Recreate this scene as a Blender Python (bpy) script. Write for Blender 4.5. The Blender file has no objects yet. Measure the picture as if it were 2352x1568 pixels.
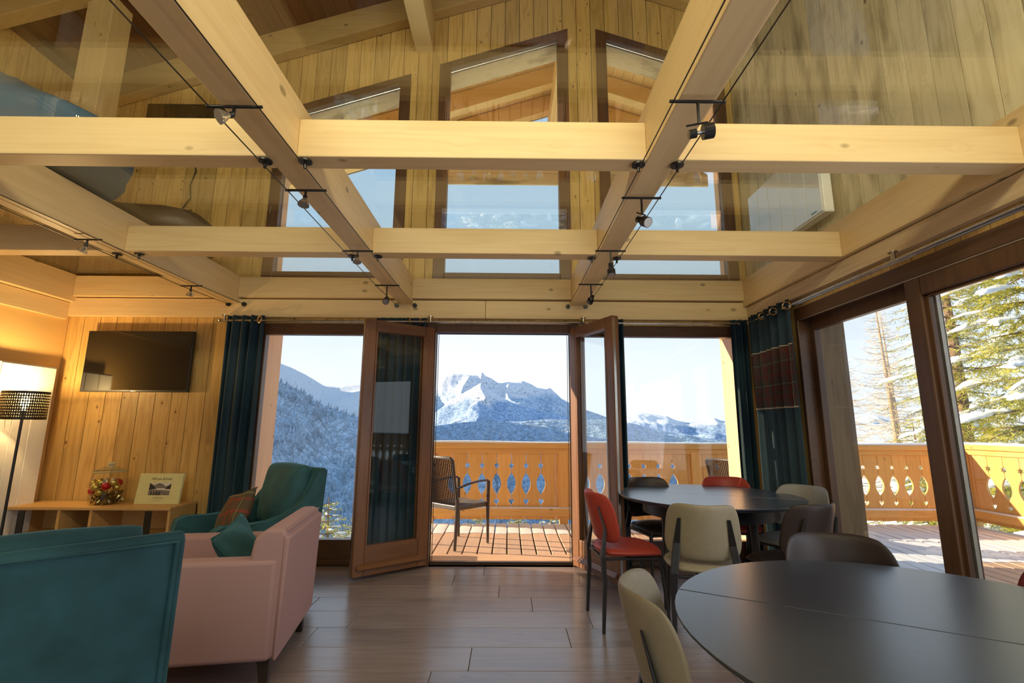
import bpy, bmesh, math, random
import numpy as np
from mathutils import Vector, Matrix, noise
random.seed(7)
PI = math.pi
scene = bpy.context.scene
COL = scene.collection

# ------------------------------------------------------------------ camera
CAM_H = 1.25
def cam_axes(pitch, yaw, roll):
    f = Vector((math.sin(yaw)*math.cos(pitch), math.cos(yaw)*math.cos(pitch), math.sin(pitch)))
    r = Vector((math.cos(yaw), -math.sin(yaw), 0.0))
    u = r.cross(f)
    c, s = math.cos(roll), math.sin(roll)
    return r*c+u*s, u*c-r*s, f
cam_d = bpy.data.cameras.new('camera')
cam = bpy.data.objects.new('camera', cam_d)
COL.objects.link(cam)
r_, u_, f_ = cam_axes(math.radians(10.12), math.radians(0.427), math.radians(0.325))
cam.matrix_world = Matrix(((r_.x, u_.x, -f_.x, 0), (r_.y, u_.y, -f_.y, 0), (r_.z, u_.z, -f_.z, CAM_H), (0, 0, 0, 1)))
cam_d.lens = 1095.3*36/2352
cam_d.sensor_width = 36
cam_d.clip_start = 0.05
cam_d.clip_end = 30000
scene.camera = cam

# ------------------------------------------------------------------ world
w = bpy.data.worlds.new('sky'); scene.world = w; w.use_nodes = True
nt = w.node_tree; nt.nodes.clear()
o = nt.nodes.new('ShaderNodeOutputWorld'); bg = nt.nodes.new('ShaderNodeBackground')
tc = nt.nodes.new('ShaderNodeTexCoord'); sp = nt.nodes.new('ShaderNodeSeparateXYZ'); cr = nt.nodes.new('ShaderNodeValToRGB')
nt.links.new(tc.outputs['Generated'], sp.inputs[0]); nt.links.new(sp.outputs['Z'], cr.inputs[0])
nt.links.new(cr.outputs[0], bg.inputs[0]); nt.links.new(bg.outputs[0], o.inputs[0])
e = cr.color_ramp.elements
e[0].position = 0.0; e[0].color = (0.90, 0.94, 1.0, 1)
e[1].position = 1.0; e[1].color = (0.26, 0.44, 0.74, 1)
for p_, c_ in ((0.10, (0.90, 0.94, 1.0, 1)), (0.26, (0.68, 0.80, 0.95, 1)), (0.45, (0.50, 0.68, 0.90, 1)), (0.65, (0.36, 0.56, 0.84, 1))):
    x_ = e.new(p_); x_.color = c_
bg.inputs[1].default_value = 1.2

# ------------------------------------------------------------------ lights
def lamp(name, kind, energy, color, loc, direction=None, size=None, sy=None, **kw):
    l = bpy.data.lights.new(name, kind); l.energy = energy; l.color = color
    ob = bpy.data.objects.new(name, l); COL.objects.link(ob); ob.location = loc
    if direction is not None: ob.rotation_euler = Vector(direction).to_track_quat('-Z', 'Y').to_euler()
    if kind == 'AREA':
        l.shape = 'RECTANGLE'; l.size = size; l.size_y = sy or size
    for k, v in kw.items(): setattr(l, k, v)
    return ob
lamp('sun', 'SUN', 10.0, (1.0, 0.80, 0.52), (-30, 20, 20), (0.95, -0.20, -0.26), angle=0.009)
# added fill lamp behind the camera, in place of unseen rear windows
lamp('rear_fill_light', 'AREA', 5, (1.0, 0.90, 0.78), (-0.9, -2.85, 1.35), (0, 1, 0.02), 4.6, 1.9)
lamp('loft_fill_strip', 'AREA', 98, (1.0, 0.84, 0.55), (-0.1, 0.35, 3.35), (0.0, .96, -0.28), 4.8, 0.25)  # added fill strip without a fixture, brightens the beam fronts
lamp('rear_gable_fill', 'AREA', 40, (1.0, 0.88, 0.66), (-0.4, -2.85, 3.95), (0.0, 1, -0.05), 4.6, 1.5)  # added fill lamp high behind the camera, lifts gable and roof
# added fill lamp beside the camera, boosting daylight from the sliding door
lamp('side_door_fill', 'AREA', 26, (0.95, 0.95, 1.0), (2.36, 0.75, 1.15), (-1, .12, .12), 1.9, 1.9)
scene.view_settings.view_transform = 'Standard'
scene.view_settings.look = 'None'
scene.view_settings.gamma = 1.0
scene.view_settings.use_curve_mapping = False
scene.view_settings.exposure = 0.0

# ------------------------------------------------------------------ helpers
class MB:
    def __init__(s): s.v = []; s.f = []; s.mi = []; s.cur = 0
    def face(s, idx): s.f.append(tuple(idx)); s.mi.append(s.cur)
    def box(s, a, b):
        x0, y0, z0 = a; x1, y1, z1 = b; n = len(s.v)
        s.v += [(x0,y0,z0),(x1,y0,z0),(x1,y1,z0),(x0,y1,z0),(x0,y0,z1),(x1,y0,z1),(x1,y1,z1),(x0,y1,z1)]
        for q in ((0,3,2,1),(4,5,6,7),(0,1,5,4),(1,2,6,5),(2,3,7,6),(3,0,4,7)): s.face([n+i for i in q])
        return s
    def prism(s, pts, off):
        n = len(s.v); k = len(pts); off = Vector(off)
        s.v += [tuple(p) for p in pts]; s.v += [tuple(Vector(p)+off) for p in pts]
        s.face([n+i for i in range(k)]); s.face([n+k+i for i in reversed(range(k))])
        for i in range(k):
            j = (i+1) % k; s.face([n+i, n+k+i, n+k+j, n+j])
        return s
    def loft(s, rings, close=True, cap=True):
        n = len(s.v); k = len(rings[0])
        for r in rings: s.v += [tuple(p) for p in r]
        for a in range(len(rings)-1):
            for i in range(k if close else k-1):
                j = (i+1) % k
                s.face([n+a*k+i, n+a*k+j, n+(a+1)*k+j, n+(a+1)*k+i])
        if cap and close:
            s.face([n+i for i in reversed(range(k))]); m = n+(len(rings)-1)*k; s.face([m+i for i in range(k)])
        return s
    def tube(s, pts, r, n=10, cap=True, flat=1.0):
        pts = [Vector(p) for p in pts]; rings = []
        prev = None
        for i, p in enumerate(pts):
            d = (pts[min(i+1, len(pts)-1)]-pts[max(i-1, 0)]).normalized()
            if prev is None:
                up = Vector((0, 0, 1)) if abs(d.z) < .9 else Vector((0, 1, 0))
                a = d.cross(up).normalized()
            else:
                a = (prev - d*prev.dot(d)).normalized()
            prev = a; b = d.cross(a).normalized()
            rr = r[i] if isinstance(r, (list, tuple)) else r
            rings.append([p+(a*math.cos(t)+b*math.sin(t)*flat)*rr for t in [2*PI*q/n for q in range(n)]])
        return s.loft(rings, True, cap)
    def lathe(s, prof, c=(0, 0, 0), n=24, cap=True):
        rings = [[(c[0]+r*math.cos(2*PI*q/n), c[1]+r*math.sin(2*PI*q/n), c[2]+z) for q in range(n)] for r, z in prof]
        return s.loft(rings, True, cap)
    def torus(s, c, ax, R, r, n=20, m=8):
        ax = Vector(ax).normalized(); t = Vector((0, 0, 1)) if abs(ax.z) < .9 else Vector((1, 0, 0))
        a = ax.cross(t).normalized(); b = ax.cross(a); c = Vector(c); k = len(s.v)
        for i in range(n):
            d = a*math.cos(2*PI*i/n)+b*math.sin(2*PI*i/n)
            for j in range(m):
                s.v.append(tuple(c+d*(R+r*math.cos(2*PI*j/m))+ax*r*math.sin(2*PI*j/m)))
        for i in range(n):
            for j in range(m):
                s.face([k+i*m+j, k+((i+1) % n)*m+j, k+((i+1) % n)*m+(j+1) % m, k+i*m+(j+1) % m])
        return s
    def grid(s, fn, nu, nv):
        n = len(s.v)
        for i in range(nu+1):
            for j in range(nv+1): s.v.append(tuple(fn(i/nu, j/nv)))
        for i in range(nu):
            for j in range(nv):
                a = n+i*(nv+1)+j; s.face([a, a+nv+1, a+nv+2, a+1])
        return s
    def mesh(s, name, mats, smooth=False, recalc=True, angle=40):
        me = bpy.data.meshes.new(name)
        me.from_pydata(s.v, [], s.f)
        mats = mats if isinstance(mats, (list, tuple)) else [mats]
        for m in mats: me.materials.append(m)
        if len(mats) > 1: me.polygons.foreach_set('material_index', s.mi)
        if recalc:
            b = bmesh.new(); b.from_mesh(me); bmesh.ops.recalc_face_normals(b, faces=b.faces); b.to_mesh(me); b.free()
        if smooth:
            me.polygons.foreach_set('use_smooth', [True]*len(me.polygons))
            if angle < 180: me.set_sharp_from_angle(angle=math.radians(angle))
        me.update()
        return me
    def build(s, name, mats, parent=None, smooth=False, bevel=0, seg=2, recalc=True, angle=40, subsurf=0, solid=0):
        ob = bpy.data.objects.new(name, s.mesh(name, mats, smooth, recalc, angle)); COL.objects.link(ob)
        if parent is not None: ob.parent = parent
        if solid:
            m = ob.modifiers.new('s', 'SOLIDIFY'); m.thickness = solid; m.offset = 0
        if bevel:
            m = ob.modifiers.new('b', 'BEVEL'); m.width = bevel; m.segments = seg; m.limit_method = 'ANGLE'; m.angle_limit = math.radians(35)
        if subsurf:
            m = ob.modifiers.new('ss', 'SUBSURF'); m.levels = subsurf; m.render_levels = subsurf
        return ob
def tag(o, label=None, cat=None, group=None, kind=None):
    if label: o['label'] = label
    if cat: o['category'] = cat
    if group: o['group'] = group
    if kind: o['kind'] = kind
    return o
def empty(name, loc=(0, 0, 0), rz=0, label=None, cat=None, group=None, kind=None):
    o = bpy.data.objects.new(name, None); COL.objects.link(o); o.location = loc; o.rotation_euler = (0, 0, rz)
    o.empty_display_size = .1
    return tag(o, label, cat, group, kind)
def copy_tree(o, parent=None):
    c = o.copy(); COL.objects.link(c)
    if parent is not None: c.parent = parent
    for ch in list(o.children): copy_tree(ch, c)
    return c
def txt(body, size, mat, parent, loc, rot, name='lettering', extrude=.0006):
    cu = bpy.data.curves.new(name, 'FONT'); cu.body = body; cu.size = size; cu.extrude = extrude; cu.align_x = 'CENTER'
    t = bpy.data.objects.new(name, cu); COL.objects.link(t)
    dg = bpy.context.evaluated_depsgraph_get(); me = bpy.data.meshes.new_from_object(t.evaluated_get(dg))
    me.materials.clear(); me.materials.append(mat)
    bpy.data.objects.remove(t)
    ob = bpy.data.objects.new(name, me); COL.objects.link(ob); ob.parent = parent; ob.location = loc; ob.rotation_euler = rot
    return ob

# ------------------------------------------------------------------ materials
def newmat(name):
    m = bpy.data.materials.new(name); m.use_nodes = True; nt = m.node_tree; nt.nodes.clear()
    o = nt.nodes.new('ShaderNodeOutputMaterial'); p = nt.nodes.new('ShaderNodeBsdfPrincipled'); nt.links.new(p.outputs[0], o.inputs[0])
    return m, nt, p, o
def N(nt, t, **kw):
    n = nt.nodes.new(t)
    for k, v in kw.items():
        if k.startswith('i_'): n.inputs[k[2:]].default_value = v
        else: setattr(n, k, v)
    return n
def ramp(nt, src, stops, interp='LINEAR'):
    r = nt.nodes.new('ShaderNodeValToRGB'); r.color_ramp.interpolation = interp
    el = r.color_ramp.elements
    el[0].position = stops[0][0]; el[0].color = (*stops[0][1], 1); el[1].position = stops[-1][0]; el[1].color = (*stops[-1][1], 1)
    for p, c in stops[1:-1]: x = el.new(p); x.color = (*c, 1)
    nt.links.new(src, r.inputs[0]); return r
def mixc(nt, fac, a, b, mode='MIX'):
    m = nt.nodes.new('ShaderNodeMix'); m.data_type = 'RGBA'; m.blend_type = mode
    for s, v in ((0, fac), (6, a), (7, b)):
        if isinstance(v, bpy.types.NodeSocket): nt.links.new(v, m.inputs[s])
        elif s == 0: m.inputs[s].default_value = v
        else: m.inputs[s].default_value = (*v, 1)
    return m.outputs[2]
def math_(nt, op, a, b=None, c=None):
    m = nt.nodes.new('ShaderNodeMath'); m.operation = op
    for i, v in enumerate((a, b, c)):
        if v is None: continue
        if isinstance(v, bpy.types.NodeSocket): nt.links.new(v, m.inputs[i])
        else: m.inputs[i].default_value = v
    return m.outputs[0]
def plain(name, col, rough=.5, metal=0, var=.08, scale=20, bump=0, sheen=0, coat=0, spec=.5, emis=None, es=0):
    m, nt, p, o = newmat(name)
    tc = N(nt, 'ShaderNodeTexCoord'); ns = N(nt, 'ShaderNodeTexNoise'); ns.inputs['Scale'].default_value = scale; ns.inputs['Detail'].default_value = 4
    nt.links.new(tc.outputs['Object'], ns.inputs['Vector'])
    a = tuple(c*(1-var) for c in col); b = tuple(min(1, c*(1+var)) for c in col)
    r = ramp(nt, ns.outputs['Fac'], [(.3, a), (.7, b)]); nt.links.new(r.outputs[0], p.inputs['Base Color'])
    p.inputs['Roughness'].default_value = rough; p.inputs['Metallic'].default_value = metal
    p.inputs['Specular IOR Level'].default_value = spec
    if sheen: p.inputs['Sheen Weight'].default_value = sheen; p.inputs['Sheen Roughness'].default_value = .4; p.inputs['Sheen Tint'].default_value = (*[min(1, c*2.5+.05) for c in col], 1)
    if coat: p.inputs['Coat Weight'].default_value = coat
    if bump:
        bp = N(nt, 'ShaderNodeBump'); bp.inputs['Strength'].default_value = bump; bp.inputs['Distance'].default_value = .002
        nt.links.new(ns.outputs['Fac'], bp.inputs['Height']); nt.links.new(bp.outputs[0], p.inputs['Normal'])
    if emis: p.inputs['Emission Color'].default_value = (*emis, 1); p.inputs['Emission Strength'].default_value = es
    return m
def wood(name, light, dark, axis, rough=.5, knots=.8, ring=.5, tint=.08, sc=1.0, knotcol=None, spec=.3, stain=0, bump=.15, flat=None):
    m, nt, p, o = newmat(name)
    tc = N(nt, 'ShaderNodeTexCoord'); oi = N(nt, 'ShaderNodeObjectInfo')
    off = N(nt, 'ShaderNodeVectorMath', operation='SCALE'); off.inputs[0].default_value = (37.1, 23.7, 51.3); nt.links.new(oi.outputs['Random'], off.inputs['Scale'])
    add = N(nt, 'ShaderNodeVectorMath', operation='ADD'); nt.links.new(tc.outputs['Object'], add.inputs[0]); nt.links.new(off.outputs[0], add.inputs[1])
    def mapped(across, along):
        v = [across*sc]*3; v[axis] = along*sc
        if flat is not None and across < 8: v[flat] = 0.0
        mp = N(nt, 'ShaderNodeVectorMath', operation='MULTIPLY'); mp.inputs[1].default_value = v
        nt.links.new(add.outputs[0], mp.inputs[0]); return mp.outputs[0]
    # broad figure
    n1 = N(nt, 'ShaderNodeTexNoise'); n1.inputs['Scale'].default_value = 1; n1.inputs['Detail'].default_value = 2; nt.links.new(mapped(9, .7), n1.inputs['Vector'])
    # knots
    vo = N(nt, 'ShaderNodeTexVoronoi'); vo.inputs['Scale'].default_value = 1; nt.links.new(mapped(7.5 if flat is not None else 6.0, 5.0 if flat is not None else 3.6), vo.inputs['Vector'])
    kd = vo.outputs['Distance']
    pull = math_(nt, 'MULTIPLY', math_(nt, 'POWER', math_(nt, 'SUBTRACT', 1.0, math_(nt, 'MINIMUM', kd, 1.0)), 10.0), .42*knots)
    rings = math_(nt, 'SINE', math_(nt, 'MULTIPLY', math_(nt, 'ADD', n1.outputs['Fac'], pull), 38.0))
    rg = math_(nt, 'POWER', math_(nt, 'MULTIPLY_ADD', rings, .5, .5), 2.5)
    n2 = N(nt, 'ShaderNodeTexNoise'); n2.inputs['Scale'].default_value = 1; n2.inputs['Detail'].default_value = 5; nt.links.new(mapped(90, 2.2), n2.inputs['Vector'])
    f = math_(nt, 'MULTIPLY_ADD', rg, ring*.34, math_(nt, 'MULTIPLY', n2.outputs['Fac'], .55))
    f = math_(nt, 'SUBTRACT', f, .12)
    c = mixc(nt, f, light, dark)
    if stain:
        n3 = N(nt, 'ShaderNodeTexNoise'); n3.inputs['Scale'].default_value = 1; n3.inputs['Detail'].default_value = 4; nt.links.new(mapped(5, 1.4), n3.inputs['Vector'])
        sr = ramp(nt, n3.outputs['Fac'], [(.52, (0, 0, 0)), (.72, (1, 1, 1))])
        c = mixc(nt, math_(nt, 'MULTIPLY', sr.outputs[0], stain), c, tuple(x*.35 for x in dark))
    kc = knotcol or tuple(x*.22 for x in dark)
    kr = ramp(nt, kd, [(.06, (1, 1, 1)), (.10, (0, 0, 0))])
    gate = math_(nt, 'GREATER_THAN', N_sep(nt, vo.outputs['Color']), .12)
    c = mixc(nt, math_(nt, 'MULTIPLY', math_(nt, 'MULTIPLY', kr.outputs[0], gate), .8*min(1, knots)), c, kc)
    tv = math_(nt, 'MULTIPLY_ADD', oi.outputs['Random'], 2*tint, 1-tint)
    hs = N(nt, 'ShaderNodeHueSaturation'); nt.links.new(c, hs.inputs['Color']); nt.links.new(tv, hs.inputs['Value'])
    nt.links.new(hs.outputs[0], p.inputs['Base Color'])
    p.inputs['Roughness'].default_value = rough; p.inputs['Specular IOR Level'].default_value = spec
    bp = N(nt, 'ShaderNodeBump'); bp.inputs['Strength'].default_value = bump; bp.inputs['Distance'].default_value = .003
    nt.links.new(f, bp.inputs['Height']); nt.links.new(bp.outputs[0], p.inputs['Normal'])
    return m
def N_sep(nt, sock):
    s = nt.nodes.new('ShaderNodeSeparateColor'); nt.links.new(sock, s.inputs[0]); return s.outputs[0]
def thin_glass(name, tint=(1, 1, 1), ior=1.5, boost=1.0):
    m = bpy.data.materials.new(name); m.use_nodes = True; nt = m.node_tree; nt.nodes.clear()
    o = nt.nodes.new('ShaderNodeOutputMaterial'); t = nt.nodes.new('ShaderNodeBsdfTransparent'); g = nt.nodes.new('ShaderNodeBsdfGlossy')
    t.inputs[0].default_value = (*tint, 1); g.inputs['Roughness'].default_value = 0.0
    fr = nt.nodes.new('ShaderNodeFresnel'); ge = nt.nodes.new('ShaderNodeNewGeometry')
    nt.links.new(math_(nt, 'MULTIPLY_ADD', ge.outputs['Backfacing'], 1/ior-ior, ior), fr.inputs[0])
    f = math_(nt, 'MINIMUM', math_(nt, 'MULTIPLY', fr.outputs[0], boost), 1.0)
    mx = nt.nodes.new('ShaderNodeMixShader'); nt.links.new(f, mx.inputs[0]); nt.links.new(t.outputs[0], mx.inputs[1]); nt.links.new(g.outputs[0], mx.inputs[2])
    nt.links.new(mx.outputs[0], o.inputs[0]); return m
def tartan(name, axis_u, axis_v, base, s=1.0):
    m, nt, p, o = newmat(name)
    tc = N(nt, 'ShaderNodeTexCoord'); sp = N(nt, 'ShaderNodeSeparateXYZ'); nt.links.new(tc.outputs['Object'], sp.inputs[0])
    U, V = sp.outputs[axis_u], sp.outputs[axis_v]
    def bands(src, per, stops):
        f = math_(nt, 'FRACT', math_(nt, 'MULTIPLY', src, 1/per)); return ramp(nt, f, stops, 'CONSTANT').outputs[0]
    a, b, c, d = base
    st = [(0, a), (.30, b), (.36, a), (.44, c), (.50, d), (.53, c), (.62, a), (.9, b)]
    col = mixc(nt, .5, bands(U, .17*s, st), bands(V, .19*s, st))
    nt.links.new(col, p.inputs['Base Color']); p.inputs['Roughness'].default_value = .9
    ns = N(nt, 'ShaderNodeTexNoise'); ns.inputs['Scale'].default_value = 400; bp = N(nt, 'ShaderNodeBump'); bp.inputs['Strength'].default_value = .3; bp.inputs['Distance'].default_value = .001
    nt.links.new(tc.outputs['Object'], ns.inputs['Vector']); nt.links.new(ns.outputs['Fac'], bp.inputs['Height']); nt.links.new(bp.outputs[0], p.inputs['Normal'])
    return m
PINE_L, PINE_D = (.65, .43, .15), (.40, .215, .052)
pine = [wood('pine_'+a, PINE_L, PINE_D, i, rough=.42, knots=.9, ring=.7, tint=.1) for i, a in enumerate('xyz')]
pineb = wood('pine_gable', PINE_L, PINE_D, 2, rough=.42, knots=1, ring=1.1, tint=.17, flat=1, knotcol=(.13, .06, .02))
pines = wood('pine_side', PINE_L, PINE_D, 2, rough=.42, knots=1, ring=1.1, tint=.12, flat=0, knotcol=(.13, .06, .02))
beamw = [wood('beam_'+a, (.84, .64, .34), (.64, .40, .16), i, rough=.45, knots=.7, ring=.45, tint=.03, sc=.8) for i, a in enumerate('xyz')]
darkroof = wood('roof_board', (.22, .095, .03), (.10, .04, .012), 1, rough=.5, knots=.6)
ROOFR = wood('rafter_wood', (.50, .33, .13), (.32, .18, .06), 0, rough=.5, knots=.8)
frame = [wood('frame_brown_'+a, (.135, .065, .03), (.06, .026, .012), i, rough=.35, knots=0, ring=.9, tint=.05, spec=.5) for i, a in enumerate('xyz')]
leafw = [wood('door_wood_'+a, (.21, .088, .036), (.10, .038, .016), i, rough=.35, knots=0, ring=.8, tint=.04, spec=.5) for i, a in enumerate('xyz')]
larch = [wood('larch_'+a, (.90, .52, .17), (.72, .33, .08), i, rough=.55, knots=.6, ring=.8, tint=.1) for i, a in enumerate('xyz')]
jambw = wood('brown_jamb', (.34, .22, .11), (.18, .10, .05), 2, rough=.5, knots=.1, ring=.9)
reveal = [wood('reveal_'+a, (.82, .52, .33), (.64, .36, .20), i, rough=.55, knots=.7, ring=.5, tint=.04) for i, a in enumerate('xyz')]
rafw = [wood('overhang_larch_lit_'+a, (.95, .64, .24), (.82, .46, .13), i, rough=.5, knots=.5, ring=.6, tint=.05) for i, a in enumerate('xyz')]  # paler larch copy, light bounced off the snow is put into its colour
deckw = wood('deck_wood', (.74, .50, .36), (.52, .30, .19), 1, rough=.5, knots=.4, ring=.5, tint=.1)
oldwood = wood('weathered_board', (.78, .60, .34), (.52, .36, .18), 0, rough=.6, knots=.9, stain=.85, tint=.05)
rightw = wood('weathered_pine_z', (.66, .57, .38), (.40, .31, .17), 2, flat=0, rough=.38, knots=1.0, ring=1.0, tint=.12, spec=.5, stain=.8)
oak = [wood('oak_'+a, (.62, .38, .15), (.44, .24, .08), i, rough=.45, knots=.2, ring=.4, tint=.04) for i, a in enumerate('xyz')]
tilew = wood('floor_tile', (.33, .255, .235), (.155, .112, .105), 0, rough=.24, knots=.25, ring=.5, tint=.16, spec=.9, stain=.25, bump=.05)
grout = plain('grout', (.05, .04, .035), .8)
darkgap = plain('seam_shadow_backing', (.16, .09, .035), .9)
plaster = wood('left_panel_board', (.78, .52, .20), (.66, .40, .13), 1, rough=.6, knots=.3, ring=.2, tint=.02)
snowm = plain('snow', (.88, .90, .93), .7, var=.03, scale=3, bump=.5)
black = plain('black_metal', (.012, .012, .012), .35, 0, spec=.6)
blackchair = plain('black_chair_metal', (.014, .012, .012), .4)
steel = plain('brushed_steel', (.55, .52, .47), .25, 1)
brass = plain('antique_brass', (.62, .45, .22), .28, 1)
rubber = plain('black_gasket', (.01, .01, .01), .6)
teal = plain('teal_velvet', (.019, .084, .100), .75, var=.25, scale=9, sheen=.9, bump=.1)
tealcurt = plain('teal_curtain', (.011, .038, .057), .7, var=.12, scale=60, sheen=.35, bump=.2)
pink = plain('pink_fabric', (.43, .255, .255), .85, var=.05, scale=300, bump=.4, sheen=.2)
white_p = plain('white_enamel', (.82, .82, .80), .35, var=.02)
glass = thin_glass('window_glass', (.97, .99, .99))
floorglass = thin_glass('glass_floor_pane', (.93, .97, .95), 1.52, 1.0)
# ================================================================== architecture
XL, XR, YB, YO, YF = -4.34, 2.41, 4.63, 5.03, -3.0
RX = .79
def rb(x): return 6.25-.332*abs(x-RX)
def S(name, kind='structure', **k): return empty(name, kind=kind, **k)

def planks(parent, mat, place, a0, a1, wid, z0, top, openings=(), depth=.02, gap=.0055, zsplit=None, name='plank'):
    """place(a, z, d) -> world point; boards run in z, side by side along a. openings: (a0,a1,zb,topfn)"""
    a = a0; k = 0
    while a < a1-1e-4:
        b = min(a+wid, a1); mb = MB()
        cuts = sorted({a+gap/2, b-gap/2} | {q for op in openings for q in op[:2] if a+gap/2 < q < b-gap/2})
        for c0, c1 in zip(cuts, cuts[1:]):
            if c1-c0 < .002: continue
            segs = [(lambda t: z0, top)]
            for oa, ob_, zb, tf in openings:
                if oa <= c0+1e-6 and ob_ >= c1-1e-6:
                    new = []
                    for lo, hi in segs:
                        if zb > lo(c0)+.01: new.append((lo, (lambda zb: lambda t: zb)(zb)))
                        if tf(c0) < hi(c0)-.01 and tf(c1) < hi(c1)-.01: new.append((tf, hi))
                    segs = new
            for lo, hi in segs:
                pts = [(c0, lo(c0)), (c1, lo(c1)), (c1, hi(c1)), (c0, hi(c0))]
                if RX and c0 < RX < c1 and hi is top: pts = [(c0, lo(c0)), (c1, lo(c1)), (c1, hi(c1)), (RX, hi(RX)), (c0, hi(c0))] if place is back_place else pts
                f = [place(p, z, 0) for p, z in pts]; q = Vector(place(pts[0][0], pts[0][1], depth))-Vector(f[0])
                mb.prism(f, q)
        if mb.v: mb.build(name, mat, parent)
        a = b; k += 1
back_place = lambda a, z, d: (a, YB+d, z)
slope_fn = lambda x0, z0, x1, z1: (lambda t: z0+(z1-z0)*(t-x0)/(x1-x0))
W2 = (-2.49, -1.08, 2.70, slope_fn(-2.49, 4.56, -1.08, 5.03))
W3 = (-.77, .633, 2.70, slope_fn(-.77, 5.15, .633, 5.62))
W4 = (.945, 2.335, 2.70, slope_fn(.945, 5.62, 2.335, 5.15))
L1 = (-2.41, -.80, 0, lambda t: 2.24)
LD = (-.80, .69, 0, lambda t: 2.25)
L2 = (.69, 2.27, 0, lambda t: 2.24)

# --- floor: long ceramic boards laid across the room
fl = S('floor')
MB().box((XL, YF, -.06), (XR, YB+.02, -.006)).build('screed', grout, fl)
TW, TL, k = .27, 1.56, 0
offs = [-.20, -.44, -.06, .18, .55, .375, -.198, -.388, .9, .1, -.6, .4, -.9]
y = YB
while y > YF:
    y1 = max(y-TW, YF); x = offs[k % len(offs)]-TL*4
    while x < XR:
        a, b = max(x, XL), min(x+TL, XR)
        if b-a > .01: MB().box((a+.0017, y1+.0017, -.02), (b-.0017, y-.0017, 0)).build('floor_tile', tilew, fl, bevel=.0015, seg=1)
        x += TL
    y = y1; k += 1

# --- back wall
wb = S('wall_back')
ops = [W2, W3, W4, L1, LD, L2]
def solid_wall(parent, y0, y1, mat):
    """full thickness wall with reveals, one convex piece per column"""
    xs = sorted({XL-.4, XR+.4, RX} | {q for op in ops for q in op[:2]})
    mb = MB()
    for a, b in zip(xs, xs[1:]):
        o_ = [op for op in ops if op[0] <= a+1e-6 and op[1] >= b-1e-6]
        segs = []; lo = lambda t: -.3
        for op in sorted(o_, key=lambda q: q[2]):
            zb = op[2]
            if zb > .01: segs.append((lo, (lambda z: lambda t: z)(zb)))
            else: segs.append((lo, lambda t: -.005))
            lo = op[3]
        segs.append((lo, lambda t: rb(t)+.28))
        for l, h in segs:
            mb.prism([(a, y0, l(a)), (b, y0, l(b)), (b, y0, h(b)), (a, y0, h(a))], (0, y1-y0, 0))
    return mb.build('wall_core', mat, parent)
solid_wall(wb, YB+.022, YB+.08, darkgap)
solid_wall(wb, YB+.08, YO, reveal[2])
planks(wb, pineb, back_place, XL, XR, .1585, 0.0, lambda t: 2.30, [L1, LD, L2])
planks(wb, pineb, back_place, XL, XR, .1585, 2.68, lambda t: rb(t)+.02, [W2, W3, W4])

for a_, b_, zb_, tf_ in (W2, W3, W4):
    MB().prism([(a_, YB+.072, tf_(a_)-.004), (b_, YB+.072, tf_(b_)-.004), (b_, YB+.072, tf_(b_)-.022), (a_, YB+.072, tf_(a_)-.022)], (0, YO-YB-.072+.01, 0)).build('reveal_head', oldwood, wb)
# --- left wall
wl = S('wall_left')
MB().box((XL-.42, YF-.2, -.3), (XL-.03, YB+.4, 4.75)).build('wall_core', darkgap, wl)
MB().box((XL-.03, YF, 0), (XL, YB, 2.30)).build('lining_board', plaster, wl)
planks(wl, pines, lambda a, z, d: (XL-d, a, z), -3.0, YB, .1585, 2.44, lambda t: 4.62)
# --- right wall
wr = S('wall_right')
OY0, OY1, OZ = .30, 3.89, 2.235
mb = MB()
for a, b in (((XR+.02, YF-.2, -.3), (XR+.4, OY0, 5.9)), ((XR+.02, OY1, -.3), (XR+.4, YB+.4, 5.9)), ((XR+.02, OY0, OZ), (XR+.4, OY1, 5.9)), ((XR+.02, OY0, -.3), (XR+.4, OY1, 0))):
    mb.box(a, b)
mb.build('wall_core', jambw, wr)
rop = [(OY0, OY1, 0, lambda t: OZ)]
rp = lambda a, z, d: (XR+d, a, z)
planks(wr, pines, rp, -3.0, YB, .1585, 0, lambda t: 2.31, rop)
planks(wr, rightw, rp, -3.0, YB, .1585, 2.44, lambda t: 5.72)
# --- rear wall behind the photographer, its openings made up for the fill lamps
wf = S('wall_front')
mb = MB()
for a, b in (((XL-.4, YF-.3, -.3), (-3.3, YF, 4.9)), ((1.5, YF-.3, -.3), (XR+.4, YF, 5.6)), ((-3.3, YF-.3, -.3), (1.5, YF, .35)), ((-3.3, YF-.3, 2.35), (1.5, YF, 3.15)), ((-3.3, YF-.3, 4.8), (1.5, YF, 5.2))): mb.box(a, b)
mb.prism([(XL-.4, YF, 4.7), (XR+.4, YF, 5.4), (XR+.4, YF, 5.95), (RX, YF, 6.5), (XL-.4, YF, 4.8)], (0, -.3, 0))
mb.build('wall_core', pine[2], wf)

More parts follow.
